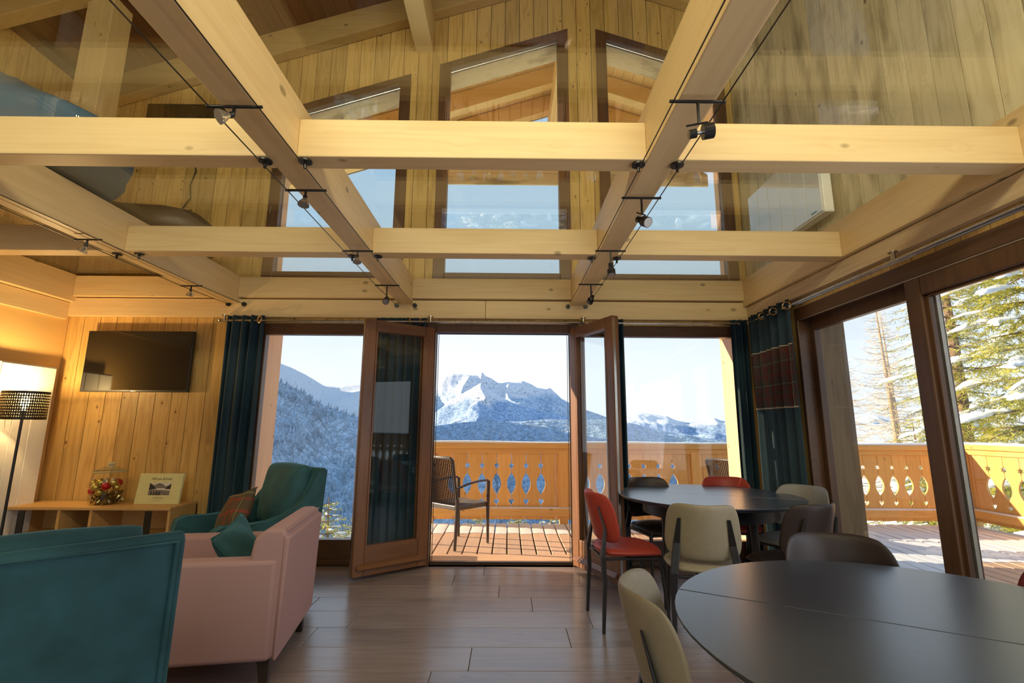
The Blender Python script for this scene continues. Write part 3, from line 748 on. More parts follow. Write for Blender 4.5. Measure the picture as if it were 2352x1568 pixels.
def radiator(name, x, y0, y1, z0, z1, sgn, label, n, fm=None):
    e_ = empty(name, (x, (y0+y1)/2, z0), 0, label, 'radiator'); L = y1-y0; H_ = z1-z0
    MB().box((min(0, sgn*.075), -L/2, 0), (max(0, sgn*.075), L/2, H_)).build('casing', white_p, e_, bevel=.01)
    for i in range(n):
        a = -L/2+.012+(L-.024)*i/n
        MB().box((min(sgn*.074, sgn*.084), a+.0015, .012), (max(sgn*.074, sgn*.084), a+(L-.024)/n-.0015, H_-.012)).build('front_panel', fm or white_p, e_, bevel=.003, seg=1)
    for z in (.12, H_-.14):
        MB().box((min(-sgn*.035, 0), -.10, z), (max(-sgn*.035, 0), .10, z+.04)).build('wall_bracket', plain('grey_bracket', (.4, .4, .4), .5), e_)
    return e_
radiator('panel_radiator', XL+.04, 3.97, 4.48, .25, 1.77, 1, 'tall white panel radiator on the left wall behind the floor lamp', 3)
hr = radiator('panel_radiator', XR-.046, 3.22, 4.25, 2.80, 3.42, -1, 'white panel radiator upstairs on the right wall', 6, plain('glossy_white_panel', (.70, .72, .74), .06, var=.01, spec=.9, coat=.6))
MB().box((-.0855, -.44, .03), (-.084, -.38, .042)).build('badge', plain('blue_badge', (.1, .3, .45), .5), hr)

# ================================================================== floor lamp
lp = empty('floor_lamp', (-4.01, 4.02, 0), 0, 'floor lamp with a perforated black drum shade, lit', 'lamp')
MB().lathe([(.14, 0), (.14, .012), (.02, .022), (.0, .024)], (0, 0, 0), 32).build('base', black, lp, smooth=True)
MB().tube([(0, 0, .01), (0, 0, 1.36)], .010, 10).build('pole', black, lp, smooth=True)
sh = MB(); nS, nR, rS, z0, z1 = 64, 9, .148, 1.285, 1.515
def shp(i, z): a = 2*PI*i/nS; return (rS*math.cos(a), rS*math.sin(a), z)
dz = (z1-z0-.03)/nR
for j in range(nR):
    for i in range(nS):
        zz = z0+.015+j*dz; n = len(sh.v); h = .30
        c = (i+.5, zz+dz/2)
        sh.v += [shp(i, zz), shp(i+1, zz), shp(i+1, zz+dz), shp(i, zz+dz)]
        if (i+j) % 2: q = [(0, -h*1.3), (h*1.0, 0), (0, h*1.3), (-h*1.0, 0)]
        else: q = [(-h*.8, -h*1.1), (h*.8, -h*.4), (h*.8, h*1.1), (-h*.8, h*.4)]
        sh.v += [shp(c[0]+a, c[1]+b*dz) for a, b in q]
        if (i+j) % 2: tri = [(0, 1, 4), (1, 5, 4), (1, 2, 5), (2, 6, 5), (2, 3, 6), (3, 7, 6), (3, 0, 7), (0, 4, 7)]
        else: tri = [(0, 1, 5, 4), (1, 2, 6, 5), (2, 3, 7, 6), (3, 0, 4, 7)]
        for t in tri: sh.face([n+k for k in t])
for a, b in ((z0, z0+.015), (z1-.015, z1)):
    for i in range(nS):
        n = len(sh.v); sh.v += [shp(i, a), shp(i+1, a), shp(i+1, b), shp(i, b)]; sh.face([n, n+1, n+2, n+3])
sh.build('lamp_shade', plain('shade_black_brass', (.035, .026, .014), .45, .3), lp, recalc=False)
mb = MB()
for k in range(3): mb.tube([(0, 0, z1-.03), (rS*math.cos(k*2.094), rS*math.sin(k*2.094), z1-.008)], .003, 6)
mb.build('shade_carrier', black, lp)
MB().lathe([(.012, 1.36), (.016, 1.38), (.034, 1.425), (.028, 1.46), (0, 1.475)], (0, 0, 0), 16).build('bulb', plain('bulb_glow', (1, .8, .4), .4, emis=(1.0, .62, .22), es=60), lp, smooth=True)
l_ = lamp('floor_lamp_light', 'POINT', 46, (1.0, .66, .27), (-4.01, 4.02, 1.48)); l_.data.shadow_soft_size = .035
l_.parent = lp; l_.location = (0, 0, 1.50)

# ================================================================== console and things on it
CT = .56
cn = empty('console', (-3.55, 4.43, 0), 0, 'low oak television console with open compartments and black metal legs', 'console')
x0, x1, y0, y1 = -.72, .70, -.19, .17
MB().box((x0, y0, CT-.025), (x1, y1, CT)).build('top_board', oak[0], cn, bevel=.003)
MB().box((x0+.03, y0+.01, .30), (x1, y1, .322)).build('bottom_board', oak[0], cn, bevel=.003)
for x in (x0+.03, -.25, .02, x1-.022): MB().box((x, y0+.01, .322), (x+.022, y1, CT-.025)).build('divider', oak[2], cn)
MB().box((x0+.03, y1-.012, .322), (x1, y1, CT-.025)).build('back_board', oak[0], cn)
for x in (x0+.16, x1-.20):
    MB().box((x, y0-.012, 0), (x+.055, y0-.002, CT-.028)).build('leg', black, cn, bevel=.002)
    MB().box((x, y1+.002, 0), (x+.055, y1+.012, CT-.03)).build('leg', black, cn, bevel=.002)
    MB().box((x, y0-.012, .27), (x+.055, y1+.012, .295)).build('leg_bracket', black, cn)
bxm = MB().box((-3.72, 4.30, .3225), (-3.58, 4.52, .365)).build('set_top_box', plain('box_black', (.015, .015, .015), .3), bevel=.004); tag(bxm, 'small black set-top box lying inside the console', 'box')
JX, JY = -3.55, 4.43
jar = empty('glass_jar', (JX, JY, CT), 0, 'large lidded glass jar filled with gold and red baubles', 'jar')
jg = thin_glass('jar_glass', (.96, .97, .93), 1.45, 1.0)
MB().lathe([(.118, .002), (.124, .01), (.128, .04), (.128, .22), (.124, .245), (.110, .262), (.108, .275)], (0, 0, 0), 36, cap=False).build('body', jg, jar, smooth=True, angle=180)
MB().lathe([(.0, .002), (.118, .003)], (0, 0, 0), 36, cap=False).build('bottom', jg, jar, smooth=True)
l = empty('lid', (0, 0, .275)); l.parent = jar
rimg = plain('jar_rim', (.42, .40, .24), .12, spec=.8, var=.1)
MB().torus((0, 0, .004), (0, 0, 1), .122, .006, 36, 8).build('rim', rimg, l, smooth=True)
MB().lathe([(.122, .004), (.105, .014), (.085, .026), (.06, .036), (.045, .040)], (0, 0, 0), 36, cap=False).build('dome', jg, l, smooth=True)
MB().torus((0, 0, .034), (0, 0, 1), .052, .003, 30, 6).build('ridge', rimg, l, smooth=True)
MB().lathe([(.02, .038), (.018, .052), (.031, .062), (.032, .076), (.02, .084), (0, .085)], (0, 0, 0), 20).build('knob', plain('jar_knob', (.6, .55, .32), .1, spec=.9), l, smooth=True)
gold = plain('gold_bauble', (.55, .42, .10), .28, .85); redb = plain('red_bauble', (.5, .015, .01), .15, .5)
def sphere_prof(r, n=10): return [(max(.0004, r*math.sin(PI*k/n)), -r*math.cos(PI*k/n)) for k in range(n+1)]
bl = [(-.082, -.055, .175, .034, 0), (.0, -.085, .190, .036, 0), (-.035, -.090, .150, .037, 0), (.085, -.055, .188, .034, 0), (.050, -.088, .160, .034, 1), (.02, -.03, .16, .03, 1), (-.07, -.075, .118, .033, 1), (.0, -.088, .108, .030, 0), (.10, -.03, .145, .03, 0), (-.04, .03, .18, .036, 0), (.05, .04, .175, .036, 1), (-.095, .0, .15, .03, 0)]
colr = {0: 'gold', 1: 'red'}
BL = ['gold bauble at the upper left of the glass jar', 'topmost gold bauble in the middle of the glass jar', 'large gold bauble in front, left of the jar centre', 'gold bauble at the upper right of the glass jar', 'red bauble on the right side of the glass jar', 'red bauble in the middle of the jar between gold ones', 'red bauble low on the left side of the glass jar', 'bright gold bauble resting on the foil, front centre of the jar', 'gold bauble half hidden at the right wall of the jar', 'gold bauble at the back of the glass jar, left', 'red bauble at the back of the glass jar, right', 'small gold bauble pressed against the left wall of the jar']
for i, (x, y, z, r, c) in enumerate(bl):
    b_ = empty('bauble', (JX+x, JY+y, CT+z), 0, BL[i], 'bauble', '%s baubles in the glass jar' % colr[c])
    MB().lathe(sphere_prof(r), (0, 0, 0), 16).build('ball', (gold, redb)[c], b_, smooth=True)
    MB().lathe([(.005, r-.001), (.005, r+.006)], (0, 0, 0), 8).build('cap', brass, b_)
mb = MB()
for k in range(420):
    a = random.uniform(0, 2*PI); rr = .112*math.sqrt(random.random()); z = random.uniform(.008, .10)
    c = Vector((JX+rr*math.cos(a), JY+rr*math.sin(a), CT+z)); u = Vector((random.gauss(0, 1), random.gauss(0, 1), random.gauss(0, 1))).normalized()*.014; v = u.cross(Vector((random.gauss(0, 1), random.gauss(0, 1), 1))).normalized()*.006
    n = len(mb.v); mb.v += [tuple(c-u-v), tuple(c+u-v), tuple(c+u+v), tuple(c-u+v)]; mb.face([n, n+1, n+2, n+3])
tag(mb.build('tinsel', plain('tinsel', (.42, .34, .16), .2, .9, var=.4, scale=60), recalc=False), 'crinkled gold and silver foil filling the bottom of the glass jar', 'tinsel', kind='stuff')
bk = empty('book', (-3.10, 4.42, CT), math.radians(4), 'cream hardback book with a black-and-white landscape photograph, standing on the console', 'book')
bk.rotation_euler = (math.radians(-9), 0, math.radians(2))
cover = plain('book_cover', (.62, .58, .28), .5, var=.04)
bw, bh = .19, .262
MB().box((-bw, -.004, 0), (bw, 0, bh)).build('front_cover', cover, bk, bevel=.001, seg=1)
MB().box((-bw+.006, 0, .004), (bw-.006, .016, bh-.003)).build('page_block', plain('pages', (.8, .76, .62), .8), bk)
MB().box((-bw, .016, 0), (bw, .020, bh)).build('back_cover', cover, bk, bevel=.001, seg=1)
ph = MB(); Y = -.0046
def flat(pts, m): ph.cur = m; n = len(ph.v); ph.v += [(x, Y-.0001*m, z) for x, z in pts]; ph.face(list(range(n, n+len(pts))))
a, b, c, d = -.088, .098, .075, .185
flat([(a, c), (b, c), (b, d), (a, d)], 0)
flat([(a, .135), (b, .135), (b, .165), (.05, .150), (.02, .172), (-.01, .178), (-.05, .160), (a, .180)], 1)
flat([(a, .120), (-.02, .128), (-.05, .15), (a, .178)], 2); flat([(.045, .128), (b, .125), (b, .175), (.07, .15)], 2)
flat([(a, c), (b, c), (b, .112), (.03, .118), (a, .122)], 1)
for k in range(9): x = a+.01+k*.02; flat([(x, .118), (x+.010, .118), (x+.008, .124), (x+.002, .124)], 0)
for x in (-.07, -.045, -.025, -.01, .005): flat([(x, c), (x+.014, c), (x+.010, c+.028), (x+.007, c+.038), (x+.003, c+.028)], 2)
ph.build('cover_photograph', [plain('photo_light', (.6, .55, .48), .6), plain('photo_mid', (.16, .14, .12), .6, var=.4, scale=80), plain('photo_dark', (.02, .018, .018), .6)], bk, recalc=False)
inkm = plain('ink', (.03, .02, .015), .6)
txt('100 ans là-haut', .030, inkm, bk, (.005, -.0046, .205), (PI/2, 0, 0), 'title_lettering', .0003)
txt('Le ciel à vivre', .015, inkm, bk, (.005, -.0046, .050), (PI/2, 0, 0), 'subtitle_lettering', .0003)
mb = MB(); mb.box((-.05, -.0047, .040), (.055, -.0045, .0415)); mb.box((-.03, -.0047, .026), (.035, -.0045, .0272)); mb.build('small_print', inkm, bk)

# ================================================================== dining tables
tabm, nt_, p_, o_ = newmat('table_laminate')
tc_ = N(nt_, 'ShaderNodeTexCoord'); ns_ = N(nt_, 'ShaderNodeTexNoise'); mp_ = N(nt_, 'ShaderNodeMapping'); mp_.inputs['Scale'].default_value = (3, 60, 3)
nt_.links.new(tc_.outputs['Object'], mp_.inputs[0]); nt_.links.new(mp_.outputs[0], ns_.inputs['Vector'])
nt_.links.new(ramp(nt_, ns_.outputs['Fac'], [(.3, (.044, .051, .066)), (.7, (.060, .069, .088))]).outputs[0], p_.inputs['Base Color'])
p_.inputs['Roughness'].default_value = .28; p_.inputs['Specular IOR Level'].default_value = 1.0
def table(cx_, cy_, seam_ang, label, r=.655):
    e_ = empty('dining_table', (cx_, cy_, 0), seam_ang, label, 'table', 'round extending tables')
    n = 72
    for sg in (1, -1):
        arc = [(r*math.cos(PI*k/(n//2)), sg*(r*math.sin(PI*k/(n//2)))) for k in range(n//2+1)]
        arc = [(x, y+sg*.0026) for x, y in arc]
        mb = MB()
        top = [(x, y, .75) for x, y in arc]; mid = [(x*1.0, y, .744) for x, y in arc]
        bot = [(x*.965, y*.965+sg*.0005, .724) for x, y in arc]
        mb.loft([bot, mid, top], True, True)
        mb.build('tabletop_half', tabm, e_, bevel=.0012, seg=2)
    mb = MB()
    for a0 in (0.12, PI+.12):
        ring_ = []
        for k in range(25):
            a = a0+(PI-.24)*k/24; c, s = math.cos(a), math.sin(a)
            ring_.append([(.46*c, .46*s, .62), (.48*c, .48*s, .62), (.48*c, .48*s, .722), (.46*c, .46*s, .722)])
        mb.loft(ring_, True, True)
    mb.build('apron', blackchair, e_, smooth=True)
    for k in range(4):
        a = PI/4+k*PI/2; c, s = math.cos(a), math.sin(a)
        MB().tube([(.40*c, .40*s, .72), (.43*c, .43*s, .0)], [.028, .018], 10).build('leg', blackchair, e_, smooth=True)
        MB().box((-.012, -.5, .70), (.012, .5, .722)).build('slide_rail', steel, e_) if k == 0 else None
    return e_
table(1.52, 3.765, math.atan2(3.672-4.077, 1.987-1.032), 'dark round table farther away, in the corner by the blue curtains', r=.662)
table(1.115, 1.285, math.atan2(1.22-1.607, 1.218-.536), 'dark round table in the right foreground, split by a straight seam', r=.66)

# ================================================================== dining chairs
def squircle(u, v, k=.42): return u*math.sqrt(1-k*v*v), v*math.sqrt(1-k*u*u)
def pad(fn, nu=16, nv=16):
    """closed cushion; fn(u,v,side)->point, u,v in -1..1"""
    mb = MB(); idx = {}
    for s in (0, 1):
        for i in range(nu+1):
            for j in range(nv+1):
                edge = i in (0, nu) or j in (0, nv)
                key = (i, j, 0 if edge else s)
                if key not in idx:
                    idx[key] = len(mb.v); mb.v.append(tuple(fn(-1+2*i/nu, -1+2*j/nv, 0.0 if edge else (1 if s else -1))))
        for i in range(nu):
            for j in range(nv):
                q = []
                for a, b in ((i, j), (i+1, j), (i+1, j+1), (i, j+1)):
                    edge = a in (0, nu) or b in (0, nv); q.append(idx[(a, b, 0 if edge else s)])
                mb.face(q if s else q[::-1])
    return mb
def leather(name, col): return plain(name, col, .45, var=.05, scale=30, bump=.05, spec=.35, sheen=.08)
def chair_mb():
    def seat(u, v, s):
        x, y = squircle(u, v, .40); rr = max(abs(u), abs(v))
        t = .024*(1-rr**6)**.5 if rr < 1 else 0
        z = .455+.010*math.cos(x*2.2)-.012*max(0, v)**3*1.2+.012*x*x-(.010 if v < -.6 else 0)*(-v-.6)
        return Vector((x*.225*(1-.04*v*-1), y*.225, z+s*t+(0 if s else 0)))
    def back(u, v, s):
        x, z = u*math.sqrt(1-.30*abs(v)**(4 if v > 0 else 3)), v*math.sqrt(1-.28*abs(u)**5); rr = max(abs(u), abs(v))
        t = .016*(1-rr**6)**.5 if rr < 1 else 0
        w_ = .215+.020*(-z); hz = .668+z*.162
        dx = x*w_; curve = .115*(x*x)  # wraps forward at the sides
        y = -.185-.085*(z+1)*.5+curve+.012*(1-z*z)*0
        zz = hz+(.014*x*x if z > 0 else 0)
        return Vector((dx, y+s*t*1.0, zz))
    return seat, back
sfn, bfn = chair_mb()
seat_mesh, back_mesh = pad(sfn), pad(bfn)
def taperbar(a, b, w0, d0, w1, d1, nseg=1):
    a, b = Vector(a), Vector(b); rings = []
    for k, (p, w_, d_) in enumerate(((a, w0, d0), (b, w1, d1))):
        rings.append([(p.x-w_/2, p.y-d_/2, p.z), (p.x+w_/2, p.y-d_/2, p.z), (p.x+w_/2, p.y+d_/2, p.z), (p.x-w_/2, p.y+d_/2, p.z)])
    return rings
def make_chair(col, label):
    e_ = empty('dining_chair', (0, 0, 0), 0, label, 'chair', 'dining chairs round the two tables')
    seat_mesh.build('seat', col, e_, smooth=True, subsurf=1, angle=180); 
    back_mesh.build('backrest', col, e_, smooth=True, subsurf=1, angle=180)
    for s in (-1, 1):
        mb = MB()
        P = [((s*.187, -.222, 0), .019, .018), ((s*.180, -.205, .30), .030, .026), ((s*.172, -.213, .44), .042, .026), ((s*.160, -.197, .53), .042, .018), ((s*.150, -.188, .60), .038, .012), ((s*.132, -.226, .745), .020, .007)]
        rings = [[(p[0]-w_/2, p[1]-d_/2, p[2]), (p[0]+w_/2, p[1]-d_/2, p[2]), (p[0]+w_/2, p[1]+d_/2, p[2]), (p[0]-w_/2, p[1]+d_/2, p[2])] for p, w_, d_ in P]
        mb.loft(rings); mb.build('rear_leg', blackchair, e_, bevel=.003)
        mb = MB(); mb.tube([(s*.175, .165, .432), (s*.200, .205, 0)], [.014, .0075], 10); mb.build('front_leg', blackchair, e_, smooth=True)
    mb = MB()
    mb.box((-.180, -.19, .418), (-.160, .18, .434)); mb.box((.160, -.19, .418), (.180, .18, .434)); mb.box((-.18, .155, .418), (.18, .175, .434)); mb.box((-.19, -.215, .415), (.19, -.195, .434))
    mb.build('seat_frame', blackchair, e_, bevel=.003)
    return e_
c_red = leather('red_leather', (.38, .048, .030)); c_dkred = leather('dark_red_leather', (.20, .02, .018)); c_cream = leather('cream_leather', (.30, .255, .175)); c_brown = leather('brown_leather', (.032, .020, .017)); c_grey = leather('grey_leather', (.27, .245, .21))
def place(col, x, y, face_deg, label, sc=1.0):
    e_ = make_chair(col, label); e_.location = (x, y, 0); e_.rotation_euler = (0, 0, math.radians(face_deg-90)); e_.scale = (sc, sc, sc); return e_
place(c_red, .80, 3.405, 6, 'bright red leather chair with black legs beside the open door leaf')
place(c_cream, 1.165, 3.03, 75, 'cream leather chair seen from behind at the far table')
place(c_brown, 1.72, 3.07, 112, 'dark brown chair, back towards us, right of the cream one at the far table')
place(c_grey, 2.07, 3.62, 210, 'pale grey chair at the right side of the far table, in front of the curtains')
place(c_red, 1.86, 4.13, 257, 'red chair on the window side of the far table, only its top rim showing')
place(c_brown, 1.235, 4.06, -76, 'brown chair between the right door leaf and the far table')
place(c_brown, 1.27, 1.83, 258, 'dark brown chair behind the foreground table, its wide back facing us')
place(c_cream, .585, 1.40, -10, 'cream leather chair at the left side of the foreground table')
place(c_dkred, 1.64, 1.46, 200, 'dark red chair cut by the right edge of the photograph')

# ================================================================== armchairs
def arm_profile(): return [(.36, .14), (.375, .50), (.36, .565), (.31, .585), (.15, .575), (.0, .578), (-.12, .605), (-.22, .67), (-.29, .76), (-.335, .86), (-.355, .895), (-.385, .905), (-.40, .89), (-.36, .14)]
def teal_armchair(label):
    e_ = empty('armchair', (0, 0, 0), 0, label, 'armchair', 'teal velvet armchairs')
    pr_ = arm_profile(); W_ = .345
    for s in (-1, 1):
        a = s*W_; b = s*(W_-.075)
        mb = MB(); mb.prism([(a, y, z) for y, z in pr_], (b-a, 0, 0)); mb.build('arm', teal, e_, smooth=True, bevel=.018, seg=3, angle=50)
        for xx in (a+s*-.004, b+s*.004):
            MB().tube([(xx, y, z) for y, z in pr_[1:-1]], .0055, 6).build('piping', teal, e_, smooth=True)
    mb = MB(); mb.prism([(-W_-.003, -.335, .86), (-W_-.003, -.30, .16), (-W_-.003, -.372, .14), (-W_-.003, -.418, .905), (-W_-.003, -.395, .925), (-W_-.003, -.36, .92)], (2*W_+.006, 0, 0))
    mb.build('back_panel', teal, e_, smooth=True, bevel=.012, seg=3)
    mb = MB(); q = [(-W_+.015, -.412, .16), (-W_+.015, -.428, .895), (W_-.015, -.428, .895), (W_-.015, -.412, .16)]
    q = [(x, y+.0*(z), z) for x, y, z in [(-W_+.02, -.375, .16), (-W_+.02, -.424, .90), (W_-.02, -.424, .90), (W_-.02, -.375, .16)]]
    mb.tube(q, .008, 8); mb.build('back_piping', teal, e_, smooth=True)
    MB().box((-W_+.07, -.30, .14), (W_-.07, .355, .33)).build('seat_base', teal, e_, smooth=True, bevel=.02, seg=3)
    def cush(cx, cy, cz, hx, hy, hz, tilt, k=.25, puff=1.0, sag=0):
        c, s_ = math.cos(tilt), math.sin(tilt)
        def f(u, v, s):
            x, y = squircle(u, v, k); rr = max(abs(u), abs(v)); t = (1-rr**5)**.5 if rr < 1 else 0
            wz = hz*t*(1-.18*(u*u+v*v))*puff
            n = noise.noise(Vector((u*2.3+cx*5, v*2.3, s*.5+cz)))*.012*(t)
            X, Y_, Z_ = x*hx, y*hy, s*wz+n
            return Vector((cx+X, cy+Y_*c-Z_*s_, cz+Y_*s_+Z_*c))
        return pad(f, 18, 18)
    cush(0, .055, .395, .262, .315, .085, 0, .12).build('seat_cushion', teal, e_, smooth=True, subsurf=1, angle=180)
    cush(0, -.275, .703, .275, .262, .112, math.radians(98), .11).build('back_cushion', teal, e_, smooth=True, subsurf=1, angle=180)
    for sx in (-1, 1):
        for sy in (-.32, .31): MB().tube([(sx*.28, sy, .15), (sx*.29, sy*1.04, 0)], [.026, .015], 10).build('leg', plain('dark_leg', (.03, .018, .012), .4) if 'dark_leg' not in bpy.data.materials else bpy.data.materials['dark_leg'], e_, smooth=True)
    return e_
ta = teal_armchair('teal velvet armchair by the left window with a tartan cushion on it')
ta.location = (-1.95, 3.77, 0); ta.rotation_euler = (0, 0, math.radians(233-90)); ta.scale = (1, 1, 1)
tb = copy_tree(ta); tb['label'] = 'teal velvet armchair in the left foreground, seen from behind'
tb.location = (-1.535, 1.62, 0); tb.rotation_euler = (0, 0, math.radians(135-90))

pk = empty('armchair', (-1.605, 2.845, 0), math.radians(189-90), 'pink fabric armchair with square arms in the middle of the lounge', 'armchair')
W_ = .37
for s in (-1, 1):
    a, b = sorted((s*W_, s*(W_-.12)))
    MB().box((a, -.405, .125), (b, .44, .588)).build('arm', pink, pk, smooth=True, bevel=.022, seg=4)
mb = MB(); mb.prism([(-W_+.012, -.30, .13), (-W_+.012, -.425, .13), (-W_+.012, -.445, .70), (-W_+.012, -.42, .735), (-W_+.012, -.34, .735), (-W_+.012, -.285, .69), (-W_+.012, -.25, .45)], (2*W_-.024, 0, 0))
mb.build('backrest', pink, pk, smooth=True, bevel=.02, seg=4)
mb = MB(); mb.prism([(-W_+.004, -.42, .128), (-W_+.004, -.436, .128), (-W_+.004, -.456, .69), (-W_+.004, -.43, .70)], (2*W_-.008, 0, 0)); mb.build('rear_panel', pink, pk, smooth=True, bevel=.012, seg=3)
MB().tube([(-W_+.03, -.438, .724), (W_-.03, -.438, .724)], .0045, 6).build('piping', pink, pk, smooth=True)
MB().box((-W_+.12, -.28, .125), (W_-.12, .42, .30)).build('seat_base', pink, pk, smooth=True, bevel=.02, seg=3)
def cushf(hx, hy, hz, k=.12, wr=.0):
    def f(u, v, s):
        x, y = squircle(u, v, k); rr = max(abs(u), abs(v)); t = (1-rr**4)**.5 if rr < 1 else 0
        return Vector((x*hx*(1-.06*v*v*0), y*hy, s*hz*t*(1-.35*(u*u+v*v)*.5)+wr*math.sin(u*4+v*3)*t))
    return f
mb = pad(cushf(.245, .34, .075, .05)); o1 = mb.build('seat_cushion', pink, pk, smooth=True, subsurf=1, angle=180); o1.location = (0, .09, .365)
for sx in (-1, 1):
    for sy in (-.37, .38): 
        mb = MB(); mb.loft([[(sx*.31-.03, sy-.03, .13), (sx*.31+.03, sy-.03, .13), (sx*.31+.03, sy+.03, .13), (sx*.31-.03, sy+.03, .13)], [(sx*.325-.017, sy*1.03-.017, 0), (sx*.325+.017, sy*1.03-.017, 0), (sx*.325+.017, sy*1.03+.017, 0), (sx*.325-.017, sy*1.03+.017, 0)]])
        mb.build('leg', bpy.data.materials['dark_leg'], pk, bevel=.003)
# loose cushions
def pillow(name, mat, loc, rot, hx, hy, hz, label, group=None, pinch=-.18):
    def f(u, v, s):
        c = 1+pinch*-.5*(1-abs(u)*abs(v)) if False else 1-.10*(1-abs(v)**2)*abs(u)**3-.0
        d = 1-.10*(1-abs(u)**2)*abs(v)**3
        rr = max(abs(u), abs(v)); t = (1-u*u)**.5*(1-v*v)**.5 if rr < 1 else 0
        return Vector((u*hx*c, v*hy*d, s*hz*t**.75+.006*math.sin(u*5+v*4)))
    e_ = tag(pad(f, 20, 20).build(name, mat, smooth=True, angle=180), label, 'cushion', group)
    e_.location = loc; e_.rotation_euler = rot
    m = MB().tube([(hx*a*(1-.10*(1-abs(b)**2)*abs(a)**3), hy*b*(1-.10*(1-abs(a)**2)*abs(b)**3), .006*math.sin(a*5+b*4)) for a, b in [(-1+k/8, -1) for k in range(17)]+[(1, -1+k/8) for k in range(1, 17)]+[(1-k/8, 1) for k in range(1, 17)]+[(-1, 1-k/8) for k in range(1, 17)]], .004, 6)
    q = m.build('piping', mat, e_, smooth=True)
    return e_
tart_p = tartan('tartan_cushion', 0, 1, [(.10, .065, .035), (.34, .035, .02), (.05, .075, .04), (.40, .33, .16)], 1.25)
pillow('tartan_cushion', tart_p, (-1.99, 3.66, .615), (math.radians(64), math.radians(-14), math.radians(-32)), .18, .165, .055, 'red and green tartan cushion leaning in the far teal armchair')
pillow('teal_cushion', teal, (-1.50, 2.86, .56), (math.radians(62), math.radians(-10), math.radians(189-90)), .18, .16, .06, 'small dark teal cushion in the pink armchair')

# ================================================================== beanbags upstairs
def beanbag(name, mat, c, r, label, seed, corner=None, cut=ZT+.016, neck=0):
    mb = MB(); n, m = 36, 24; idx = []
    for j in range(m+1):
        th = PI*j/m
        for i in range(n):
            ph_ = 2*PI*i/n; d = Vector((math.sin(th)*math.cos(ph_), math.sin(th)*math.sin(ph_), -math.cos(th)))
            q = 1+.13*noise.noise(d*1.6+Vector((seed, 0, 0)))+.045*noise.noise(d*5+Vector((seed, 3, 0)))
            p = Vector((d.x*r[0], d.y*r[1], d.z*r[2]))*q
            if neck: k_ = 1-neck*max(0, d.z); p.x = p.x*k_-.30*max(0, d.z); p.y *= k_
            if corner:
                for cd, amt in corner:
                    k = max(0, d.dot(Vector(cd).normalized()))**9; p += Vector(cd).normalized()*amt*k
            p += Vector(c)
            if p.z < cut+.004: p.z = cut+.004-.0*(p.z)
            mb.v.append(tuple(p))
    for j in range(m):
        for i in range(n): mb.face([j*n+i, j*n+(i+1) % n, (j+1)*n+(i+1) % n, (j+1)*n+i])
    return tag(mb.build(name, mat, smooth=True, angle=180), label, 'beanbag')
bl_m = plain('blue_canvas', (.055, .11, .18), .8, var=.12, scale=5, bump=.2)
br_m = plain('brown_leatherette', (.075, .045, .022), .42, var=.15, scale=8)
beanbag('beanbag', bl_m, (-3.20, 2.68, 3.0), (.78, .60, .52), 'large blue beanbag lying on the glass floor upstairs', 2.0, [((-.5, 0, 1), .10)], neck=.62)
beanbag('beanbag', br_m, (-3.25, 4.05, 2.87), (.62, .50, .22), 'brown leatherette beanbag lying on the glass floor near the gable wall', 7.0, [((.9, -.5, .55), .12), ((-.2, -.6, .6), .04)])

# ================================================================== rattan chairs on the balcony
ratt = plain('dark_rattan', (.055, .035, .028), .4, var=.3, scale=60, spec=.6)
def rattan_chair(loc, face, label):
    e_ = empty('rattan_armchair', (*loc, 0), math.radians(face-90), label, 'chair', 'dark woven garden chairs on the balcony')
    def bp(u, v): # back surface
        x = (u-.5)*.42*(1+.10*v); z = .44+v*.47; y = -.20-.10*v-.03*math.cos((u-.5)*3)
        return Vector((x, y, z))
    mb = MB(); nh, nv = 24, 18
    for k in range(1, nh):
        v = k/nh; pts = [bp(u/26, v)+Vector((0, .004*(1 if (u+k) % 2 else -1), 0)) for u in range(27)]
        mb.tube(pts, .0078, 4, flat=.4)
    for k in range(1, nv):
        u = k/nv; mb.tube([bp(u, j/8) for j in range(9)], .0080, 4)
    mb.build('woven_back', ratt, e_)
    mb = MB(); mb.tube([bp(0, 0), bp(0, .5), bp(0, .97), bp(.06, 1.02), bp(.5, 1.03), bp(.94, 1.02), bp(1, .97), bp(1, .5), bp(1, 0)], .017, 8); mb.build('back_rim', ratt, e_, smooth=True)
    mb = MB()
    for k in range(22): y = -.20+k*.0195; mb.box((-.215, y, .418+.003*(k % 2)), (.215, y+.016, .43+.003*(k % 2)))
    for k in range(16): x = -.21+k*.028; mb.box((x, -.20, .420), (x+.012, .225, .4285))
    mb.build('woven_seat', ratt, e_)
    mb = MB(); rectframe_xy(mb, -.235, .235, -.225, .24, .385, .432, .03); mb.build('seat_rim', ratt, e_, bevel=.008)
    for s in (-1, 1):
        MB().tube([(s*.225, -.215, .50), (s*.228, -.215, .42), (s*.235, -.245, 0)], [.019, .021, .015], 8).build('leg', ratt, e_, smooth=True)
        MB().tube([(s*.245, .225, .655), (s*.240, .225, .40), (s*.235, .235, 0)], [.020, .020, .014], 8).build('leg', ratt, e_, smooth=True)
        MB().tube([(s*.225, -.245, .60), (s*.25, -.10, .645), (s*.255, .08, .668), (s*.25, .20, .665), (s*.245, .232, .645)], .018, 8, flat=.7).build('armrest', ratt, e_, smooth=True)
    return e_
def rectframe_xy(mb, x0, x1, y0, y1, z0, z1, t):
    mb.box((x0, y0, z0), (x0+t, y1, z1)); mb.box((x1-t, y0, z0), (x1, y1, z1)); mb.box((x0+t, y0, z0), (x1-t, y0+t, z1)); mb.box((x0+t, y1-t, z0), (x1-t, y1, z1))
rattan_chair((-.545, 5.50), 48, 'woven dark garden armchair on the balcony, seen through the open door')
